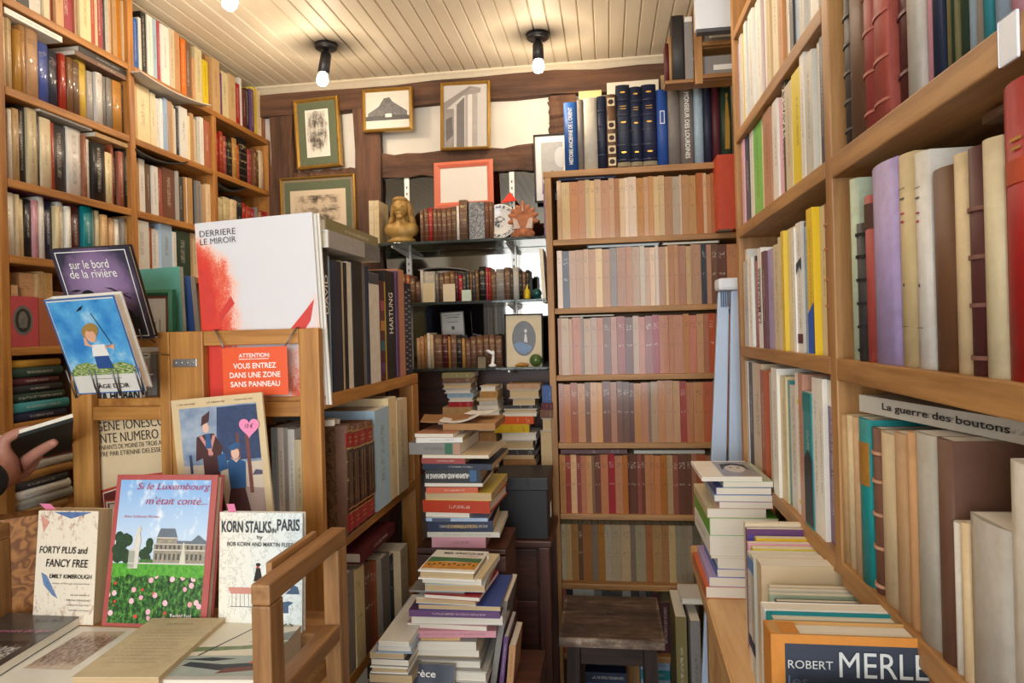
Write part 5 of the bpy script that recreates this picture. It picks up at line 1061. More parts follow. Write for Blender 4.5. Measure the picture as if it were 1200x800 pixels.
# ------------------------------------------------------------------ ornaments on the glass shelves
def blob(name, parts, mat, parent=None, loc=(0, 0, 0), voxel=.004, smooth=4, mw=None):
    """ellipsoids (centre, radii, rot about y) fused into one skin"""
    bm = bmesh.new()
    for c, r, ry in parts:
        M = Matrix.Translation(c) @ Matrix.Rotation(ry, 4, 'Y') @ Matrix.Diagonal((r[0], r[1], r[2], 1))
        bmesh.ops.create_uvsphere(bm, u_segments=18, v_segments=12, radius=1, matrix=M)
    o = done(name, bm, mat, parent, loc, True, mw)
    md = o.modifiers.new('fuse', 'REMESH'); md.mode = 'VOXEL'; md.voxel_size = voxel; md.use_smooth_shade = True
    sm = o.modifiers.new('soften', 'SMOOTH'); sm.iterations = smooth; sm.factor = .5
    return o
GOLDP = plain('gold_paint', '#b58f4c', .5, .18, 50, .15)
P = at(470, 278, 2.25)
bu = thing('bust', (P.x, 2.255, GZ[0] + .0006), 'golden plaster bust of a long-haired girl at the left end of the top glass shelf', 'bust')
blob('bust_body', [((0, .004, .012), (.05, .032, .014), 0), ((0, 0, .045), (.046, .031, .032), 0), ((-.034, .004, .05), (.026, .026, .026), 0), ((.034, .004, .05), (.026, .026, .026), 0), ((0, .004, .066), (.03, .025, .018), 0), ((0, 0, .085), (.016, .017, .03), 0), ((.002, -.012, .122), (.0255, .026, .033), 0), ((.003, -.038, .116), (.005, .006, .009), 0), ((.003, -.034, .102), (.009, .006, .004), 0), ((-.008, -.035, .126), (.006, .004, .0035), 0), ((.014, -.035, .126), (.006, .004, .0035), 0), ((.003, -.03, .09), (.012, .009, .009), 0)], GOLDP, bu, voxel=.0028, smooth=2)
blob('hair', [((.001, .004, .136), (.031, .031, .026), 0), ((-.028, .006, .112), (.01, .02, .034), .12), ((.031, .006, .112), (.01, .02, .034), -.12), ((-.035, .006, .078), (.012, .018, .03), .35), ((.038, .006, .078), (.012, .018, .03), -.35), ((0, .022, .1), (.03, .016, .05), 0), ((.001, -.012, .15), (.026, .02, .012), 0)], plain('gold_hair_paint', '#a57f3e', .55, .25, 90, .15), bu, voxel=.0028, smooth=2)
# plate
P = at(585, 250, 2.26)
pt = thing('plate', (0, 0, 0), 'white plate with grey printed pattern leaning behind the terracotta ornament', 'plate', mw=Matrix.Translation((P.x, 2.27, GZ[0] + .0625)) @ Matrix.Rotation(math.radians(80), 4, 'X') @ Matrix.Rotation(0, 4, 'Z'))
lathe('plate_body', [(.0001, 0), (.034, 0), (.04, .004), (.058, .009), (.06, .0115), (.057, .0112), (.04, .0065), (.034, .003), (.0001, .003)], plain('white_china', '#e3dfd8', .15, .02), pt, seg=40)
m, t, p = nodes('china_print'); v = coords(t); L(t, ramp(t, noise(t, 110, 3, v), [(.45, lin('#5b5c66')), (.56, lin('#dcd8d0'))]), p.inputs['Base Color']); p.inputs['Roughness'].default_value = .2
art('rim_print', pt, (0, 0, 0), (1, 0, 0), (0, 1, 0), 1, 1, [(m, [((.046 + .006 * (k % 2)) * math.cos(a), (.046 + .006 * (k % 2)) * math.sin(a)) for k in range(1)]) for a in ()] + [(m, ell(0, 0, .02, .02, 20))], .0034)
lathe('rim_band', [(.056, .0113), (.046, .0088)], m, pt, loc=(0, 0, .0004), seg=40)
# terracotta antefix: palmette over two scrolls
TER = plain('terracotta', '#b4704a', .8, .25, 60)
P = at(613, 270, 2.225)
an = thing('palmette_ornament', (P.x, 2.235, GZ[0] + .0006), 'terracotta palmette ornament with chalky white panels on the top glass shelf', 'ornament')
pet = [((0 + .034 * math.sin(a), 0, .062 + .034 * math.cos(a)), (.0085, .009, .02), a) for a in [math.radians(d) for d in (-100, -72, -48, -24, 24, 48, 72, 100)]] + [((0, -.002, .1), (.008, .01, .026), 0)]
blob('palmette', pet + [((0, .004, .05), (.036, .012, .045), 0), ((-.02, -.003, .013), (.019, .014, .014), 0), ((.02, -.003, .013), (.019, .014, .014), 0), ((0, .002, .02), (.02, .012, .018), 0)], TER, an, voxel=.003, smooth=2)
CHK = plain('chalk_wash', '#cfb8a8', .9, .15, 90)
for sx in (-1, 1):
    bm = bmesh.new(); v = [bm.verts.new((sx * x, y, z)) for y in (-.0125, -.006) for x, z in ((.008, .032), (.03, .03), (.033, .066), (.02, .062))]
    for q in ((0, 1, 2, 3), (7, 6, 5, 4), (0, 4, 5, 1), (1, 5, 6, 2), (2, 6, 7, 3), (3, 7, 4, 0)): bm.faces.new([v[i] for i in q])
    done('chalky_panel', bm, CHK, an)
    sp = [(sx * .02 + .0135 * (1 - k / 40) * math.cos(sx * k * .42 + 1.5), -.0165, .0145 + .012 * (1 - k / 40) * math.sin(sx * k * .42 + 1.5)) for k in range(30)]
    tube('scroll', sp, .0022, TER, an)
bm = bmesh.new(); v = [bm.verts.new(c) for c in ((-.003, -.012, .088), (.003, -.012, .088), (0, -.014, .118), (0, -.008, .095))]
bm.faces.new((v[0], v[1], v[2])); bm.faces.new((v[0], v[2], v[3])); bm.faces.new((v[1], v[3], v[2])); bm.faces.new((v[0], v[3], v[1])); done('chalky_centre', bm, CHK, an)
# red paper cone hanging behind
P = at(596, 230, 2.3)
rc_ = thing('paper_hat', (P.x, 2.335, P.z - .012), 'small bright red folded paper hat on the white rail above the plate', 'paper hat')
bm = bmesh.new(); v = [bm.verts.new(c) for c in ((-.026, -.012, 0), (.022, -.014, .004), (.02, .012, .004), (-.022, .012, 0), (0, 0, .034), (-.03, -.02, -.006), (.03, -.02, .0))]
for q in ((0, 1, 4), (1, 2, 4), (2, 3, 4), (3, 0, 4), (3, 2, 1, 0), (0, 5, 6, 1)): bm.faces.new([v[i] for i in q])
done('folded_paper', bm, plain('bright_red_paper', '#d8341f', .6, .05), rc_)
bm = bmesh.new(); bm_box(bm, (-.004, .0125, .004), (.004, .054, .008)); done('hook', bm, WIRE, rc_)
# glass things
GRN_G, t, p = nodes('green_glass'); p.inputs['Base Color'].default_value = lin('#5f7c3f'); p.inputs['Transmission Weight'].default_value = .5; p.inputs['Roughness'].default_value = .08
TEAL_G, t, p = nodes('teal_glass'); p.inputs['Base Color'].default_value = lin('#1f5f5c'); p.inputs['Transmission Weight'].default_value = .5; p.inputs['Roughness'].default_value = .08
YEL_G, t, p = nodes('yellow_glass'); p.inputs['Base Color'].default_value = lin('#e8c820'); p.inputs['Transmission Weight'].default_value = .3; p.inputs['Roughness'].default_value = .1
def ball(name, px, py, y, z, r, mat, label, cat):
    P = at(px, py, y); o = lathe(name, [(max(.0001, r * math.sin(math.pi * k / 16)), r - r * math.cos(math.pi * k / 16) if k else 0) for k in range(1, 17)], mat, None, (P.x, y, z + .0006), 24); return tag(o, label, cat)
ball('paperweight', 628, 425, 2.205, GZ[2], .0205, GRN_G, 'round green glass paperweight before the oval portrait', 'paperweight')
ball('paperweight', 629, 346, 2.205, GZ[1], .017, TEAL_G, 'round teal glass paperweight on the middle glass shelf', 'paperweight')
P = at(622, 341, 2.2); tag(lathe('glass_bottle', [(.0001, 0), (.008, 0), (.0095, .004), (.0095, .022), (.007, .03), (.0035, .034), (.0035, .042), (.0045, .044), (.0001, .044)], YEL_G, None, (P.x - .012, 2.202, GZ[1] + .0006), 18), 'small yellow glass bottle beside the teal paperweight', 'bottle')
tag(blob('amber_stone', [((0, 0, .007), (.017, .01, .007), 0), ((.016, .002, .006), (.008, .008, .006), 0), ((-.014, 0, .005), (.008, .007, .005), 0)], plain('amber', '#b07a2a', .2, .2, 60), None, (at(611, 430, 2.2).x, 2.205, GZ[2] + .0006), .0025), 'amber-coloured stone lying left of the green paperweight', 'stone')
fg = thing('figurine', (at(577, 430, 2.205).x, 2.207, GZ[2] + .0006), 'small white china bird figurine on the lowest glass shelf', 'figurine')
CHI = plain('white_glaze', '#e9e6e0', .2, .03)
blob('figure_body', [((0, 0, .006), (.014, .01, .006), 0), ((.002, 0, .022), (.006, .006, .018), .15), ((.004, 0, .044), (.005, .005, .012), .1), ((-.006, 0, .05), (.016, .006, .006), .5)], CHI, fg, voxel=.0022)
ov_cream = plain('ivory_mat', '#d8c6a2', .6, .08)
op = picture('dark framed oval portrait with an ivory mount on the lowest glass shelf', (592, 368), (637, 367), (592, 433), 2.225, .005, DKFR, [('mount', .03, .03, [(ov_cream, rect(0, 0, 1, 1))]), ('oval_print', .03, .03, [(plain('dark_oval', '#5b5a5c', .4, .2, 60), ell(.5, .56, .33, .33, 32)), (plain('blue_dress_print', '#5f7fa5', .4, .2, 60), [(.2, .45), (.35, .5), (.55, .47), (.72, .4), (.68, .33), (.5, .26), (.33, .32)]), (plain('pale_figure_print', '#cfc9c4', .4, .1), [(.5, .5), (.6, .48), (.58, .6), (.55, .66), (.52, .62)]), (plain('pale_figure_print', '#cfc9c4', .4, .1), ell(.55, .7, .04, .035))])], .012, name='framed_portrait')
picture('white printed certificate card standing at the back of the lowest glass shelf', (517, 366), (544, 364), (518, 398), 2.33, .003, plain('grey_edge', '#a7a39b', .6), [('print', .04, .04, [(plain('pale_print', '#c8c5bf', .5, .1), rect(0, 0, 1, 1)), (GREY_INK, rect(.2, .8, .8, .83)), (GREY_INK, ell(.5, .4, .08, .08)), (GREY_INK, rect(.25, .62, .75, .64)), (GREY_INK, rect(.1, .9, .9, .92))])], .008, 'card', name='framed_card')
picture('small dark framed photo with a blue picture left of the china bird', (559, 417), (570, 417), (559, 433), 2.2, .002, DKFR, [('print', .1, .1, [(plain('blue_photo', '#4f7db2', .4, .3, 90), rect(0, 0, 1, .75)), (plain('dark_photo', '#2e333c', .4, .3, 90), rect(0, .7, 1, 1))])], .006, name='framed_photo')
# ================================================================== pictures on the timber wall
picture('gold framed engraving in a green mat, hanging crooked on the wall', (340, 118), (392, 112), (348, 199), 2.362, .012, GILT, [('green_mat', .08, .08, [(GREENM, rect(0, 0, 1, 1))]), ('print', .24, .24, [(OFFW, rect(0, 0, 1, 1)), (sketch('tree_engraving', '#4a433c', '#ddd6c6', 4.5, .42, .66, .5, .55, .6, .6), rect(.04, .03, .96, .97))])], .02)
picture('small gold framed view of a rocky hill, above the timber post', (424, 105), (482, 101), (425, 155), 2.35, .011, GILT, [('print', .06, .06, [(plain('misty_print', '#cfc8ba', .5, .05), rect(0, 0, 1, 1)), (plain('hill_engraving', '#6d6a66', .5, .4, 120), [(.05, .42), (.3, .6), (.42, .82), (.55, .84), (.62, .72), (.95, .45), (.95, .32), (.05, .3)]), (plain('dark_field_engraving', '#4a4844', .5, .4, 120), [(0, .22), (1, .22), (1, .33), (.6, .36), (0, .34)]), (plain('white_house_print', '#d8d4ca', .5, .05), rect(.45, .3, .6, .4))])], .02)
picture('gold framed photograph of temple columns between the two plaster panels', (515, 97), (573, 94), (516, 176), 2.35, .010, GILT, [('print', .06, .045, [(plain('pale_sky_print', '#b9b3ac', .5, .05), rect(0, 0, 1, 1)), (plain('column_shadow_print', '#6c6662', .5, .1), [(.3, 0), (.48, 0), (.48, .8), (.3, .68)]), (plain('column_print', '#a09892', .5, .12, 60), rect(.5, 0, .78, .86)), (plain('column_light_print', '#c9c2ba', .5, .05), rect(.56, 0, .66, .86)), (plain('capital_print', '#8d8580', .5, .1), [(.44, .82), (.84, .86), (.86, .93), (.4, .9)]), (plain('entablature_print', '#847c76', .5, .1), [(0, .58), (.62, .92), (.86, .93), (.6, .97), (0, .72)]), (plain('left_column_print', '#8a827c', .5, .2, 40), rect(.0, .0, .24, .62)), (plain('left_column_shade', '#5f5955', .5, .2, 40), [(.06, .1), (.22, .2), (.2, .5), (.05, .45)])])], .02)
picture('wide gold framed engraving of a ruin in a green mat, low on the wall', (329, 209), (417, 203), (330, 292), 2.362, .008, GILT, [('green_mat', .06, .06, [(GREENM, rect(0, 0, 1, 1))]), ('print', .13, .17, [(plain('buff_print', '#d3bfa0', .6, .04), rect(0, 0, 1, 1)), (sketch('ruin_engraving', '#4c3f36', '#cbb698', 4, .4, .56, .5, .5, .6, .8), rect(.08, .3, .9, .88))])], .018)
picture('white sheet in an orange-red mat standing above the small brown books', (508, 191), (577, 186), (509, 245), 2.31, .021, plain('orange_red_frame', '#d56f52', .5, .05), [('print', .1, .1, [(plain('glossy_white', '#dcd6cb', .15, .02, 40, 0, .6), rect(0, 0, 1, 1))])], .008, tilt=6)
picture('black framed picture in a white mount, left of the bound books', (625, 158), (668, 155), (627, 237), 2.345, .004, DKFR, [('mount', .05, .05, [(plain('white_mount', '#dfdcd6', .5, .03), rect(0, 0, 1, 1))]), ('print', .2, .22, [(plain('grey_scene_print', '#a9a59f', .5, .1), rect(0, 0, 1, 1)), (plain('pale_scene_print', '#c9c6c0', .5, .05), ell(.9, .7, .3, .2)), (plain('bush_print', '#6d6a66', .5, .4, 100), [(0, 0), (1, 0), (1, .2), (.5, .45), (.2, .4)])])], .015)
# ================================================================== ceiling lamps
BLM = plain('black_lamp_metal', '#17161a', .4, .05)
m, t, p = nodes('lit_bulb'); p.inputs['Emission Color'].default_value = (1, .86, .66, 1); p.inputs['Emission Strength'].default_value = 22; BULB = m
def lamp(base, bulb, label):
    d = (Vector(bulb) - Vector(base)); base = Vector(base)
    t = thing('ceiling_spotlight', base, label, 'lamp')
    lathe('ceiling_rose', [(.0001, -.001), (.036, -.001), (.036, -.012), (.03, -.017), (.0001, -.018)], BLM, t, seg=24)
    lathe('swivel', [(.0001, -.0182), (.008, -.0182), (.008, -.034), (.0001, -.034)], BLM, t, seg=14)
    o = d.normalized(); s = Vector((0, 0, -.03)); M = Matrix.Translation(s) @ o.to_track_quat('-Z', 'Y').to_matrix().to_4x4(); Ln = d.length - .03
    lathe('lamp_head', [(.0001, 0), (.014, 0), (.017, -.004), (.018, -Ln + .022), (.0165, -Ln + .022), (.0145, -Ln * .5), (.0001, -Ln * .5)], BLM, t, seg=20, mw=M)
    lathe('bulb', [(.0001, -Ln * .62), (.008, -Ln + .026), (.016, -Ln + .016), (.0185, -Ln), (.0135, -Ln - .013), (.0001, -Ln - .018)], BULB, t, seg=20, mw=M)
    l = bpy.data.lights.new('lamp_light', 'POINT'); l.energy = LAMP_W; l.color = LAMP_COL; l.shadow_soft_size = .02
    lo = bpy.data.objects.new('lamp_light', l); COL.objects.link(lo); lo.parent = t; lo.location = s + o * (Ln + .03); lo.rotation_euler = (o).to_track_quat('-Z', 'Y').to_euler()
def lp(bx, by, ux, uy, y, yb, label):
    b = atz(bx, by, ZC) if y is None else at(bx, by, y); b.z = ZC
    lamp((b.x, b.y, ZC), at(ux, uy, yb), label)
B1 = atz(382, 52, ZC); lamp(tuple(B1), tuple(at(376, 93, B1.y - .03)), 'black ceiling spotlight tilted sideways near the gold framed engravings')
B2 = atz(630, 40, ZC); lamp(tuple(B2), tuple(at(631, 79, B2.y)), 'black ceiling spotlight hanging straight before the dark beam')
lamp((-.9, 1.62, ZC), tuple(at(263, 2, 1.6)), 'ceiling spotlight above the left bookcase, cut by the top edge of the photo')
lamp((-.30, .75, ZC), (-.27, .80, ZC - .17), 'ceiling spotlight over the aisle in front of the racks')
lamp((.02, 1.45, ZC), (.06, 1.52, ZC - .17), 'ceiling spotlight over the aisle beside the close bookcase')
# ================================================================== stool, ladder, low things by the back bookcase
st = thing('stool', (-.012, 1.90, 0), 'worn dark wooden stool with a finger hole in its seat', 'stool')
m, t, p = nodes('worn_seat'); v = coords(t); na = noise(t, 9, 7, mapped(t, v, (.8, 1.8, 1)), .75); nb_ = noise(t, 30, 3, mapped(t, v, (.3, 3, 3)))
gs = t.nodes.new('ShaderNodeSeparateXYZ'); L(t, coords(t, 'Generated'), gs.inputs[0])
edge = mth(t, 'MAXIMUM', mth(t, 'ABSOLUTE', mth(t, 'SUBTRACT', gs.outputs[0], .5)), mth(t, 'ABSOLUTE', mth(t, 'SUBTRACT', gs.outputs[1], .5)))
na = mth(t, 'ADD', na, mth(t, 'MULTIPLY', mth(t, 'GREATER_THAN', edge, .478), .1))
c = ramp(t, mth(t, 'ADD', mth(t, 'MULTIPLY', na, .75), mth(t, 'MULTIPLY', nb_, .25)), [(.4, lin('#3a2b22')), (.54, lin('#5a473a')), (.62, lin('#7d6958')), (.7, lin('#b3a08d'))])
L(t, c, p.inputs['Base Color']); p.inputs['Roughness'].default_value = .7; bump(t, p, na, .4, .003)
bm = bmesh.new(); SW, SD, n_ = .134, .142, 24
ringo = []; ringi = []
for z in (.482, .505):
    o_, i_ = [], []
    for k in range(n_):
        a = 2 * math.pi * k / n_ + math.pi / 4; cx_, cy_ = math.cos(a), math.sin(a); q = 1 / max(abs(cx_), abs(cy_))
        o_.append(bm.verts.new((cx_ * q * SW, cy_ * q * SD, z))); i_.append(bm.verts.new((cx_ * .013, cy_ * .010 + .02, z)))
    ringo.append(o_); ringi.append(i_)
for k in range(n_):
    j = (k + 1) % n_
    bm.faces.new((ringo[1][k], ringo[1][j], ringi[1][j], ringi[1][k])); bm.faces.new((ringo[0][j], ringo[0][k], ringi[0][k], ringi[0][j]))
    bm.faces.new((ringo[0][k], ringo[0][j], ringo[1][j], ringo[1][k])); bm.faces.new((ringi[0][j], ringi[0][k], ringi[1][k], ringi[1][j]))
done('seat', bm, m, st)
for sx in (-1, 1):
    for sy in (-1, 1):
        bm = bmesh.new(); a, b = (sx * .098, sy * .105), (sx * .112, sy * .12); h = .0165
        v = [bm.verts.new((c[0] + i * h, c[1] + j * h, z)) for c, z in ((b, 0), (a, .4815)) for i, j in ((-1, -1), (1, -1), (1, 1), (-1, 1))]
        for q in ((3, 2, 1, 0), (4, 5, 6, 7), (0, 1, 5, 4), (1, 2, 6, 5), (2, 3, 7, 6), (3, 0, 4, 7)): bm.faces.new([v[i] for i in q])
        done('leg', bm, STOOLW(2), st)
for sy in (-1, 1): bm = bmesh.new(); bm_box(bm, (-.08, sy * .105 - .009, .425), (.08, sy * .105 + .009, .481), .002); done('apron', bm, STOOLW(0), st)
for sx in (-1, 1): bm = bmesh.new(); bm_box(bm, (sx * .098 - .009, -.087, .425), (sx * .098 + .009, .087, .481), .002); done('apron', bm, STOOLW(1), st)
# folded pale blue steps leaning between the bookcases
PB, PBD = plain('pale_blue_enamel', '#b9cbe2', .35, .04, 20), plain('dull_blue_rubber', '#5c6c86', .6, .1)  # cap ribs take a darker, greyer blue than the enamel
ld = thing('folding_steps', (.29, 1.79, 0), 'pale blue metal folding steps standing closed between the two bookcases', 'steps')
def strut(name, b0, b1, t0, t1, y0b, y0t, thick, mat):
    bm = bmesh.new()
    v = [bm.verts.new((x - .29, y - 1.79, z)) for z, xa, xb, y in ((0, b0, b1, y0b), (1.385, t0, t1, y0t)) for x, y in ((xa, y), (xb, y), (xb, y + thick), (xa, y + thick))]
    for q in ((3, 2, 1, 0), (4, 5, 6, 7), (0, 1, 5, 4), (1, 2, 6, 5), (2, 3, 7, 6), (3, 0, 4, 7)): bm.faces.new([v[i] for i in q])
    bmesh.ops.bevel(bm, geom=list(bm.edges), offset=.003, segments=2, affect='EDGES'); return done(name, bm, mat, ld)
la = strut('front_side', .185, .245, .280, .306, 1.765, 1.785, .02, PB); strut('rear_side', .252, .312, .309, .334, 1.735, 1.772, .02, PB)
bm = bmesh.new(); bm_box(bm, (-.014, -.03, 1.386), (.052, .04, 1.417), .008); done('top_cap', bm, plain('white_plastic', '#dfe3ea', .4, .03), ld)
for k in range(5): bm = bmesh.new(); bm_box(bm, (-.006 + k * .0055, -.012, 1.345), (-.0035 + k * .0055, -.006, 1.3845)); done('cap_rib', bm, PBD, ld)
for zz in (.93, .55): lathe('rivet', [(.0001, .003), (.004, .002), (.005, 0)], plain('zinc', '#a9abad', .35, .05, 60, .9), ld, mw=Matrix.Translation((-.03 - (.93 - zz) * .06, -.018, zz)) @ Matrix.Rotation(math.pi / 2, 4, 'X'), seg=12)
# portfolios on the floor under the counter end, papers on the lowest boards
leaning('portfolio', 803, 715, 922, 0, .2, .03, 'j', 1.94, 'tall olive cloth portfolio standing on the floor by the counter end', 0, 'portfolio', 'cloth').location.z = .001
pf = leaning('portfolio', 820, 717, 932, 0, .2, .026, 'g', 1.90, 'tall grey-green portfolio standing between the olive one and the counter', 0, 'portfolio', 'cloth'); pf.location.z = .001
o = leaning('book', 836, 735, 945, 0, .16, .014, 'v', 1.86, 'dark green folio leaning under the counter end', .0); o.location.z = .001; o.location.x += .014
slab('book', 'w', 'paper', (.183, 1.95, .5245), (.262, 2.06, .54), 'white book lying on top of the tall portfolios', 'book', 'p')
for k in range(4): tag(slab('pad', 'n' if k == 3 else 'u' if k == 2 else 'l', 'paper', (-.1, 2.185, BZ[8] + .0006 + k * .034), (.03, 2.33, BZ[8] + .034 + k * .034), 'x'), ('pale pad at the bottom of the stack below the stool', 'second pale pad up in the stack below the stool', 'blue pad under the dark blue one below the stool', 'dark blue pad on top of the stack seen between the stool legs')[k], 'pad', 'pads under the stool')
for k in range(6): tag(slab('notebook', 's' if k % 2 else 'q', 'paper', (.075, 2.185, BZ[8] + .0006 + k * .03), (.165, 2.33, BZ[8] + .03 + k * .03), 'x'), 'cyan notebook, %s from the bottom of the stack right of the stool leg' % ORD[k], 'notebook', 'cyan notebooks right of the stool')
# ================================================================== lying stack and upright row on the counter
GC = 'books lying in the stack on the counter'
def cstack(spec, y, x_plane=None):
    z = .7626
    for code, top, xl, xr, T0, Ld, lab, cat in spec:
        xm = (xl + xr) / 2; a, b = at(xl, top + 4, y), at(xr, top + 4, y); zt_ = at(xm, top, y).z if T0 is None else z + T0
        T = max(.003, zt_ - z); W = b.x - a.x
        o = book('book' if cat != 'magazine' else 'magazine', code, 'paper', T, W, Ld, flat_mw('l', (a.x + b.x) / 2, y, z, T, W, Ld, RND.uniform(-.015, .03)), False, 0, True); o['T'], o['W'], o['H'] = T, W, Ld
        tag(o, lab, cat, GC); z += T + .0003; last = o
    return last
tp = cstack([('o', 688, 827, 905, None, .21, 'thick white-edged book with an orange spine at the bottom of the counter stack', 'book'), ('z', 677, 832, 905, None, .2, 'book with a lilac spine second from the bottom of the counter stack', 'book'), ('u', 667, 840, 908, None, .18, 'blue-spined book with a red line under it in the counter stack', 'book'), ('w', 655, 842, 908, None, .18, 'white paperback under the pale block in the counter stack', 'book'), ('c', 651, 833, 908, None, .2, 'thin cream book under the thick white one in the counter stack', 'book'), ('w', 628, 831, 910, None, .22, 'thickest white book under the green one in the counter stack', 'book'), ('e', 607, 831, 912, None, .23, 'green hardback with pale page edges in the counter stack', 'book'), ('c', 596, 829, 898, None, .22, 'cream paperback lying on the green hardback', 'book'), ('p', 588, 843, 906, None, .2, 'pinkish white paperback below the two bright blue books', 'book'), ('s', 580, 838, 906, None, .2, 'pale blue paperback under the bright blue one', 'book'), ('u', 571, 839, 904, None, .2, 'bright blue paperback near the top of the counter stack', 'book'), ('f', 564, 846, 905, None, .18, 'pale green booklet just below the portrait magazine', 'book'), ('w', 559, 822, 893, None, .165, 'white magazine with a black and white portrait on top of the counter stack', 'magazine')], 1.385)
b3 = ((tp['T'] / 2, 0, 0), (0, 1, 0), (0, 0, 1))
art('portrait_print', tp, *b3, tp['W'], tp['H'], [(sketch('bw_portrait_print', '#2a282b', '#8f8b8d', 7, .4, .62), rect(.38, .06, 1, .94)), (plain('pale_face_print', '#cfcac8', .5, .1, 60), ell(.68, .5, .17, .23, 18)), (INK, ell(.62, .56, .03, .025)), (INK, ell(.75, .54, .03, .025)), (plain('dark_hair_print', '#2b292b', .5, .2, 80), [(.44, .4), (.47, .78), (.7, .84), (.9, .74), (.92, .36), (.84, .62), (.68, .72), (.53, .62)]), (GREY_INK, rect(.36, .05, .362, .95))], .0004)
# upright row: covers towards the viewer, spines to the aisle
def upright(code, px, top, y, T, W, label, fin='paper', hard=False, rnd=0, z=.7626, old=False):
    x = at(px, top + 40, y).x; H = at(px + 20, top, y).z - z
    o = book('softcover_book', code, fin, T, W, H, Matrix.Translation((x, y + T / 2, z)) @ Matrix.Rotation(-math.pi / 2, 4, 'Z'), hard, rnd, True, old); o['T'], o['W'], o['H'] = T, W, H
    o['group'] = 'books standing in the row on the counter'; return tag(o, label, 'book', o['group'])
ub = {}
for k, (code, px, top, y, T, W, lab) in enumerate((('c', 874, 613, 1.185, .012, .13, 'cream book standing behind the purple cover in the counter row'), ('x', 876, 620, 1.17, .012, .135, 'purple-covered book with a small red emblem in the counter row'), ('y', 887, 631, 1.152, .014, .125, 'yellow-topped book right in front of the purple cover'), ('p', 878, 637, 1.135, .013, .14, 'dusty pink book in the counter row between two yellow ones'), ('y', 883, 643, 1.115, .015, .13, 'yellow book in front of the dusty pink one in the counter row'), ('w', 880, 650, 1.09, .02, .14, 'white book with blue and navy spine print in the counter row'), ('l', 884, 655, 1.06, .024, .14, 'pale grey book with a navy-marked spine in the counter row'), ('c', 893, 663, 1.02, .032, .14, 'thick cream hardback in the counter row'))):
    ub[k] = upright(code, px, top, y, T, W, lab)
art('emblem', ub[1], *front(ub[1]), ub[1]['W'], ub[1]['H'], [(plain('indigo_print', '#4a4494', .5, .05), rect(.02, .02, .98, .95)), (plain('salmon_print', '#e0705a', .5, .05), ell(.5, .9, .05, .035)), (plain('indigo_print', '#4a4494', .5, .05), ell(.5, .9, .03, .02))])
for o in (ub[5], ub[6]): art('spine_blocks', o, (-o['T'] / 2, 0, 0), (1, 0, 0), (0, 0, 1), o['T'], o['H'], [(plain('navy_print', '#2a3358', .5, 0), rect(.05, .2, .95, .3)), (plain('sky_print', '#6a8fc4', .5, .1), rect(.05, .86, .95, .97))], .0007)
for k, (code, px, top, y, T, W, lab) in enumerate((('c', 903, 688, .985, .009, .125, 'cream paperback fourth back from the dark-covered one in the counter row'), ('w', 903, 692, .973, .009, .125, 'white paperback third back from the dark-covered one in the counter row'), ('f', 903, 697, .96, .01, .12, 'pale yellow-green paperback in the counter row'), ('d', 911, 705, .945, .01, .11, 'dark-covered paperback in front of the pale yellow-green one'))): upright(code, px, top, y, T, W, lab)
uw = upright('w', 897, 714, .83, .022, .16, 'tall white book behind the teal hardback in the counter row')
uq = upright('q', 902, 727, .80, .026, .15, 'teal hardback behind the orange-spined book in the counter row', 'cloth', True, .003)
um = upright('h', 905, 743, .755, .036, .155, 'orange-spined book with large white letters on its dark cover', 'cloth', True, .008)
OR_ = plain('orange_cloth', '#c9812f', .6, .1, 80)
fart('dark_jacket', um, [(OR_, rect(0, 0, .085, 1)), (plain('slate_jacket_print', '#363d4c', .4, .25, 12), rect(.085, 0, 1, .955)), (OR_, rect(.085, .955, 1, 1))])
W_, H_ = um['W'], um['H']
LTR = plain('silver_letter_ink', '#c9ccc9', .4, .02)
ftext(um, 'ROBERT', .1, .835, .29, .042, LTR, 0, .0, 'author_first_name', .003); ftext(um, 'MERLE', .43, .80, .56, .125, LTR, 0, .0, 'author_name', .003); ftext(um, 'les', .1, .745, .13, .055, plain('dim_blue_ink', '#5a6780', .5), 0, 0, 'title', .003)
bm = bmesh.new(); T, H = um['T'], um['H']; bm_box(bm, (-T / 2, -.0008, 0), (T / 2, .03, H * .998)); done('orange_spine', bm, OR_, um)
upright('w', 931, 812, .70, .012, .14, 'white paperback in front of the orange-spined book', z=.7626)
# ================================================================== lying and leaning things on the close bookcase
def rlying(px0, px1, py, z, T, depth, code, label, rot=0, xoff=.004, fin='paper'):
    y1 = solve(lambda q: proj(RX, q, z + T / 2)[0], .33, 2.45, px0); y0 = solve(lambda q: proj(RX, q, z + T / 2)[0], .33, 2.45, px1)
    H = y1 - y0
    o = book('book', code, fin, T, depth, H, frame3(Vector((RX + xoff, y1, z + T / 2)), Vector((0, 0, -1)), Vector((1, 0, 0)), Vector((0, -1, 0))), False, 0, True)
    o['T'], o['W'], o['H'] = T, depth, H
    return tag(o, label, 'book')
gu = rlying(1003, 1165, 470, RZ[3] + max(o['H'] for o in n3[4:14]) + .001, .021, .115, 'l', 'pale grey paperback with black title lying under the thick close shelf')
spine_text(gu, 'La guerre des boutons', .16, .78, .5, INK, False, 0, .012)
gu.matrix_basis = Matrix.Translation(gu.matrix_basis.translation) @ Matrix.Rotation(.2, 4, 'Z') @ Matrix.Translation(-gu.matrix_basis.translation) @ gu.matrix_basis
n2h = max(o['H'] for o in n2[:10])
n5 = row('right', .36, RZ[3], 1046, 'q1068:487', .2, .15, 'cloth', 'behind the front row, lowest shelf, ' + NC, GR, kind='hardback', jit=0, rnd=.003, hard=True, pages=True)
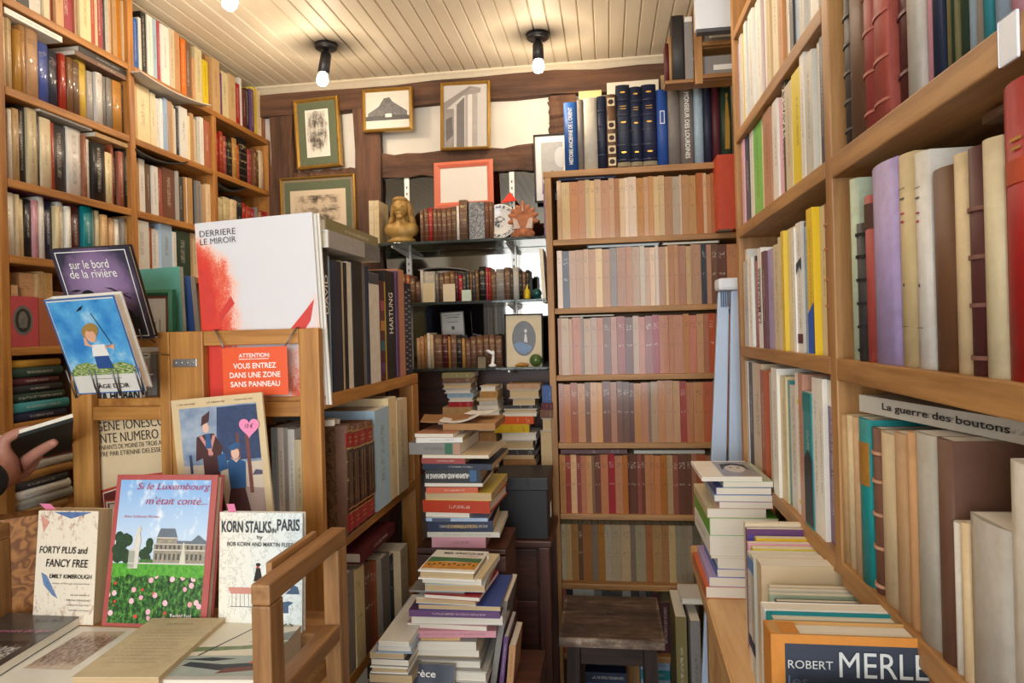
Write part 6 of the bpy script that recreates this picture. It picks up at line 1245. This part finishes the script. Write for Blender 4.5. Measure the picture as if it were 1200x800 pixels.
lie = rlying(1085, 1164, 150, RZ[2] + n2h + .0015, max(.006, RZ[1] - .031 - RZ[2] - n2h - .004) if RZ[1] - .031 - RZ[2] - n2h > .012 else .006, .15, 'b', 'brown flat book lying on the tall books of the middle close shelf', xoff=.05)
a = atx(1172, 66, RX - .001); b = atx(1193, 14, RX - .001)
tg = box('shelf_tag', (RX - .0022, b.y, RZ[1] - .033), (RX - .0004, a.y, RZ[1] + .003), plain('white_tag', '#e9edf4', .5, .02)); tag(tg, 'white paper tag wrapped on the edge of the upper close shelf', 'tag')
# ================================================================== lying and facing things on the left bookcase
LX = -1.246
def llying(px0, px1, z, T, depth, code, label, xoff=0.0, fin='paper', tilt=0):
    f = lambda q: proj(LX, q, z + T / 2)[0]
    y0, y1 = solve(f, .6, 2.45, px0), solve(f, .6, 2.45, px1); H = y1 - y0
    o = book('book', code, fin, T, depth, H, Matrix.Translation((LX + xoff, y0, z + T / 2)) @ Matrix.Rotation(math.radians(tilt), 4, 'X') @ frame3(Vector((0, 0, 0)), Vector((0, 0, -1)), Vector((-1, 0, 0)), Vector((0, 1, 0))), False, 0, True)
    o['T'], o['W'], o['H'] = T, depth, H
    return tag(o, label, 'book')
def rowtop(ph, a, b): return max(o['H'] for o, _, _ in ROWS[(ph, 'from the left')][a:b])
llying(5, 73, LZ[1] + rowtop('second shelf, ' + NB, 0, 9) + .001, .013, .12, 'w', 'white book lying along the tops of the second shelf, near bay of the left bookcase')
zz = LZ[1] + rowtop('second shelf, ' + NB, 9, 18) + .001
llying(88, 152, zz, .012, .12, 'b', 'dark brown book lying near the middle post, under a black one, left bookcase')
llying(92, 152, zz + .0125, .014, .12, 'k', 'black book lying on a dark brown one near the middle post, left bookcase')
zz = LZ[2] + rowtop('third shelf, ' + NB, 0, 13) + .001
llying(47, 108, zz, .007, .12, 'l', 'grey book lying along the tops of the third shelf, near bay of the left bookcase')
llying(112, 150, LZ[2] + rowtop('third shelf, ' + NB, 11, 18) + .001, .011, .12, 't', 'tan book lying beside the middle post on the third shelf books', 0, 'old')
zz = LZ[3] + rowtop('fourth shelf, ' + NB, 0, 11) + .001
llying(6, 76, zz, .012, .12, 'm', 'maroon book lying on the white books of the fourth shelf, near bay', 0, 'cloth')
zz = LZ[3] + rowtop('fourth shelf, ' + NB, 11, 21) + .001
llying(96, 152, zz, .012, .12, 'c', 'cream rolled-edge book lying above the teal book of the fourth shelf', 0, 'old')
def lsheet(px0, px1, z, depth, T, mat, label, name, curl, out):
    f = lambda q: proj(LX + out, q, z)[0]; y0, y1 = solve(f, .6, 2.45, px0), solve(f, .6, 2.45, px1)
    o = sheet(name, y1 - y0, depth, T, mat, None, (0, 0, 0), 0, curl, 12)
    o.matrix_basis = Matrix.Translation((LX + out, (y0 + y1) / 2, z)) @ Matrix.Rotation(math.pi / 2, 4, 'Z'); tag(o, label, 'cardboard' if name == 'cardboard' else 'magazine')
lsheet(170, 249, LZ[1] + rowtop('second shelf, ' + MB, 0, 16) + .002, .16, .003, plain('grey_white_board', '#cfc8bc', .6, .08), 'warped white cardboard lying on the second shelf books of the middle bay', 'cardboard', -.06, .02) if False else lsheet(165, 248, LZ[1] + rowtop('second shelf, ' + MB, 0, 16) + .002, .17, .003, plain('grey_white_board', '#cfc8bc', .6, .08), 'warped white cardboard lying on the second shelf books of the middle bay', 'cardboard', .05, .035)
lsheet(160, 221, LZ[2] + rowtop('third shelf, ' + MB, 0, 16) + .002, .14, .004, plain('black_cover', '#1d1b1d', .4, .1), 'black floppy magazine lying on the third shelf books of the middle bay', 'magazine', .07, .01)
lsheet(256, 289, LZ[2] + rowtop('third shelf, ' + FB, 0, 6) + .002, .13, .006, plain('black_cover', '#1d1b1d', .4, .1), 'black book cover lying on the third shelf books of the far bay', 'magazine', .08, .005)
# two books facing out with their covers to the room
def facing(px0, px1, z, h, code, fin, label, T=.014):
    f = lambda q: proj(LX + .004, q, z + h / 2)[0]; y0, y1 = solve(f, .6, 2.45, px0), solve(f, .6, 2.45, px1)
    o = book('book', code, fin, T, y1 - y0, h, frame3(Vector((LX + .004 - T / 2, y0, z + .0006)), Vector((1, 0, 0)), Vector((0, 1, 0)), Vector((0, 0, 1))), True, 0, True)
    o['T'], o['W'], o['H'] = T, y1 - y0, h
    return tag(o, label, 'book')
o = facing(8, 45, LZ[4], .108, 'r', 'cloth', 'red book facing out with a grey medallion on its cover, left bookcase')
SILV = plain('silver_stamp', '#6d6a64', .5, .3, 90); fart('medallion', o, [(SILV, ell(.5, .52, .32, .3, 24)), (plain('dark_stamp', '#2d2b29', .5, .2, 90), ell(.5, .52, .25, .24, 24)), (SILV, ell(.5, .53, .15, .17, 18)), (SILV, [(.36, .38), (.64, .38), (.58, .48), (.42, .48)])])
o = facing(46, 84, LZ[4], .106, 'a', 'cloth', 'rust-orange book facing out beside the red medallion book'); fart('stamp', o, [(plain('brown_stamp', '#6b3a22', .6, .1), ell(.6, .4, .1, .06, 12))])
def lstack(px0, px1, z, items, ph):
    out = []
    for code, T, dx in items:
        f = lambda q: proj(LX, q, z + T / 2)[0]; y0, y1 = solve(f, .6, 2.45, px0), solve(f, .6, 2.45, px1 + dx)
        o = book('old_book', code, 'cloth', T, .12, y1 - y0, frame3(Vector((LX - RND.uniform(0, .006), y0, z + T / 2)), Vector((0, 0, -1)), Vector((-1, 0, 0)), Vector((0, 1, 0))), True, .004, True, True)
        o['category'] = 'book'; o['group'] = 'old books ' + ph; out.append((o, code)); z += T + .0003
    for o, c in reversed(out): reg(ph, o, c, 'book', 'from the top')
    return z
zs_ = lstack(12, 78, LZ[5] + .0006, [('n', .02, 2), ('q', .021, 4), ('v', .019, 0), ('k', .017, -2), ('m', .017, -6), ('v', .021, -3), ('h', .016, -5)], 'in the upper lying stack, left bookcase near bay')
zs_ = lstack(9, 82, LZ[6] + .0006, [('t', .02, 0), ('l', .022, 6), ('w', .02, 3), ('d', .018, 0), ('h', .02, 5), ('l', .02, 8), ('r', .018, 9), ('c', .016, 4)], 'in the lower lying stack, left bookcase near bay')
lstack(9, 90, LZ[7] + .0006, [('b', .03, 0), ('t', .03, 6), ('l', .028, 3), ('c', .03, 0), ('t', .03, 5)], 'in the lowest lying stack, left bookcase near bay')
lrow(LZ[5], 90, 'b100 t115 k130 c150', .13, 'sixth shelf behind the rack, ' + NB, 'old')
# ================================================================== the person at the left edge, holding a large album
SKIN = plain('skin', '#b07a68', .5, .06); COATM = plain('black_coat', '#141317', .85, .1)
K0 = at(24, 545, 1.105); TIP = at(66, 517, 1.085)
Wp = at(-8, 566, 1.03)                     # wrist, just inside the cuff
def skin(name, verts, edges, mat, parent=None, sub=2, root=0):
    me = bpy.data.meshes.new(name); me.from_pydata([tuple(v[0]) for v in verts], edges, []); me.update()
    o = bpy.data.objects.new(name, me); COL.objects.link(o); me.materials.append(mat)
    if parent is not None: o.parent = parent
    md = o.modifiers.new('skin', 'SKIN'); md.use_smooth_shade = True
    for d, v in zip(me.skin_vertices[0].data, verts): d.radius = (v[1], v[1])
    for i, d in enumerate(me.skin_vertices[0].data): d.use_root = (i == root)
    s_ = o.modifiers.new('round', 'SUBSURF'); s_.levels = sub; s_.render_levels = sub
    return o
V = Vector; sx_, sy_ = -1.21, .58
body = [(V((sx_, sy_, .95)), .13), (V((sx_, sy_, 1.15)), .125), (V((sx_, sy_, 1.36)), .13), (V((sx_, sy_, 1.50)), .055), (V((sx_, sy_ + .02, 1.60)), .085), (V((sx_, sy_ + .025, 1.70)), .075),
        (V((sx_ + .10, sy_ + .02, 1.42)), .06), (V((sx_ + .1, sy_ + .10, 1.18)), .046), (Wp, .026),
        (V((sx_ - .12, sy_ + .02, 1.42)), .06), (V((sx_ - .13, sy_ + .1, 1.18)), .046), (V((sx_ - .06, sy_ + .32, 1.06)), .03),
        (V((sx_ + .07, sy_, .84)), .085), (V((sx_ + .08, sy_ + .01, .47)), .058), (V((sx_ + .08, sy_ - .01, .07)), .04), (V((sx_ + .08, sy_ + .13, .035)), .03),
        (V((sx_ - .07, sy_, .84)), .085), (V((sx_ - .08, sy_ + .01, .47)), .058), (V((sx_ - .08, sy_ - .01, .07)), .04), (V((sx_ - .08, sy_ + .13, .035)), .03)]
be = [(0, 1), (1, 2), (2, 3), (3, 4), (4, 5), (2, 6), (6, 7), (7, 8), (2, 9), (9, 10), (10, 11), (0, 12), (12, 13), (13, 14), (14, 15), (0, 16), (16, 17), (17, 18), (18, 19)]
def add_chain(base, pts):
    for p, r in pts:
        body.append((p, r)); be.append((base, len(body) - 1)); base = len(body) - 1
    return base
D_ = (TIP - K0)
pc = Wp.lerp(K0, .5) + V((-.004, 0, .004)); add_chain(8, [(pc, .024)]); pidx = len(body) - 1
add_chain(pidx, [(K0, .0125), (K0 + D_ * .45 + V((0, 0, .003)), .0105), (K0 + D_ * .75 + V((0, 0, .002)), .0095), (TIP, .0075)])          # index finger, under the album
for k, (ln, dz) in enumerate(((.8, -.012), (.65, -.023), (.5, -.032))):                                      # the three curled fingers behind it
    q = K0 + V((-.012 - .006 * k, .012, dz)); add_chain(pidx, [(q, .0095), (q + D_ * .3 * ln + V((0, .014, .006)), .0085), (q + D_ * .36 * ln + V((-.006, .03, .012)), .0075)])
th0 = at(3, 516, 1.066); add_chain(pidx, [(pc.lerp(th0, .55), .0155), (th0, .0115), (at(22, 506, 1.082), .009), (at(40, 502, 1.1), .0075)])   # thumb over the near edge
person = skin('person', body, be, SKIN); tag(person, 'person in a black coat at the left edge, hand holding a large album', 'person')
skin('black_coat', [(v, r + .012) for v, r in body[:3]] + [(body[6][0], .075), (body[7][0], .06), (body[7][0].lerp(body[8][0], 1.06), .037), (body[9][0], .075), (body[10][0], .06), (body[10][0].lerp(body[11][0], .9), .042), (V((sx_, sy_, .72)), .15)], [(0, 1), (1, 2), (2, 3), (3, 4), (4, 5), (2, 6), (6, 7), (7, 8), (0, 9)], COATM, person)
skin('trousers', [(body[i][0], body[i][1] + .012) for i in (0, 12, 13, 14, 16, 17, 18)], [(0, 1), (1, 2), (2, 3), (0, 4), (4, 5), (5, 6)], plain('dark_trousers', '#23242b', .85, .1), person)
lathe('hair', [(.0001, .105), (.05, .095), (.085, .06), (.098, .01), (.094, -.05), (.075, -.06)], plain('brown_hair', '#3a281c', .7, .2, 90), person, (sx_, sy_ + .01, 1.68))
a0, a1 = at(-40, 531, 1.075), at(86, 493, 1.075); b0, b1 = at(-44, 560, 1.24), at(84, 527, 1.24)
nrm = (a1 - a0).cross(b0 - a0).normalized(); nrm = nrm if nrm.z > 0 else -nrm
bm = bmesh.new(); lo_ = [bm.verts.new(v) for v in (a0, a1, b1, b0)]; hi_ = [bm.verts.new(v + nrm * .006) for v in (a0, a1, b1, b0)]
bm.faces.new(lo_[::-1]); bm.faces.new(hi_)
for k in range(4): bm.faces.new((lo_[k], lo_[(k + 1) % 4], hi_[(k + 1) % 4], hi_[k]))
alb = done('album', bm, plain('dark_green_board', '#1c2420', .6, .1)); tag(alb, 'large dark green album with cream page edges held at the left edge', 'album')
bm = bmesh.new(); lo_ = [bm.verts.new(v + nrm * .0065) for v in (a0, a1, b1, b0)]; hi_ = [bm.verts.new(v + nrm * .013) for v in (a0, a1, b1, b0)]
bm.faces.new(lo_[::-1]); bm.faces.new(hi_)
for k in range(4): bm.faces.new((lo_[k], lo_[(k + 1) % 4], hi_[(k + 1) % 4], hi_[k]))
done('page_block', bm, pages_mat(), alb)
# ================================================================== shelf rack above the back bookcase, right
tu = thing('hanging_rack', (.33, 2.1, 1.98), 'small pine rack with grey file boxes above the bound books', 'rack')
ux0, ux1 = at(814, 60, 2.03).x, .50
box('upright_post', (ux0, 2.03, 1.998), (ux0 + .022, 2.05, 2.228), PINE(2), tu); box('upright_post', (.478, 2.03, 1.998), (.5, 2.05, 2.228), PINE(2), tu)
for z in (2.012, 2.106): box('shelf_board', (ux0, 2.0505, z), (ux1, 2.115, z + .01), PINE(0), tu); box('front_rail', (ux0 + .0225, 2.03, z + .001), (.4775, 2.05, z + .013), PINE(0), tu)
for x in (ux0, .478): box('side_arm', (x, 2.0505, 2.215), (x + .022, 2.384, 2.228), PINE(1), tu)
GREYB = plain('grey_file_board', '#8c8783', .7, .08)
def filebox(lo, hi, label):
    t = thing('file_box', ((lo[0] + hi[0]) / 2, (lo[1] + hi[1]) / 2, lo[2]), label, 'box'); box('case', lo, hi, GREYB, t)
    x = (lo[0] + hi[0]) / 2; box('paper_label', (x - (hi[0] - lo[0]) * .3, lo[1] - .001, lo[2] + .02), (x + (hi[0] - lo[0]) * .3, lo[1] - .0003, lo[2] + .035), PAP, t, 0)
filebox((ux0 + .024, 2.055, 2.0226), (.45, 2.114, 2.085), 'grey file box lying on the lower board of the hanging pine rack')
filebox((ux0 + .024, 2.055, 2.1166), (.40, 2.114, 2.165), 'grey file box lying on the upper board of the hanging pine rack')
xa, xb_ = at(802, 50, 2.06).x, at(812, 50, 2.06).x; sx0 = at(779, 85, 2.06).x
box('side_shelf', (sx0, 2.052, 2.012), (ux0 - .0005, 2.115, 2.022), PINE(0), tu)
hs = thing('file_box', ((xa + xb_) / 2, 2.08, 2.0226), 'tall grey file box standing left of the hanging pine rack', 'box')
box('case', (xa, 2.056, 2.0226), (xb_, 2.114, 2.19), GREYB, hs); box('white_top', (xa + .001, 2.0565, 2.1905), (xb_ - .001, 2.113, 2.206), PAP, hs)
ww = [sx0 + .002, sx0 + .0125, sx0 + .022, xa - .001]
for k, (code, h, lab) in enumerate((('m', .11, 'maroon book at the left end of the narrow wall shelf'), ('h', .13, 'honey-brown book on the narrow wall shelf beside the maroon one'), ('d', .19, 'charcoal book on the narrow wall shelf beside the tall grey file box'))):
    tag(book('old_book', code, 'bare', ww[k + 1] - ww[k] - .0006, .055, h, Matrix.Translation(((ww[k] + ww[k + 1]) / 2, 2.058, 2.0226)), True, .002, False, True), lab, 'book')
wx0, wx1 = at(815, 30, 1.90).x, at(864, 30, 1.90).x; wz = at(840, 34, 1.9).z
# white flat box held on the far end of the close bookcase's top board
wb = thing('flat_box', ((wx0 + wx1) / 2, 1.9, wz), 'white flat box with a dark lettered lower edge, cut by the top of the photo', 'box')
box('box_body', (wx0, 1.90, wz + .004), (wx1 + .03, 1.925, 2.226), plain('cool_white_board', '#dfe4ec', .5, .02), wb); box('lower_edge', (wx0 + .004, 1.897, wz - .006), (wx1 + .035, 1.926, wz + .0035), plain('dark_grey_edge', '#4f5156', .5, .1), wb)
box('hanger', (wx1 - .02, 1.903, 2.2262), (wx1, 1.922, 2.2315), PINE(0), wb)
# ------------------------------------------------------------------ last: labels of the many books
label_rows()
for o in S.objects:
    if o.parent is None and o.type in ('MESH',) and o.get('kind') is None and not o.get('category'): o['category'] = 'book'
    for k in ('T', 'H', 'W', 'T_', 'H_', 'rnd'):
        if k in o: del o[k]
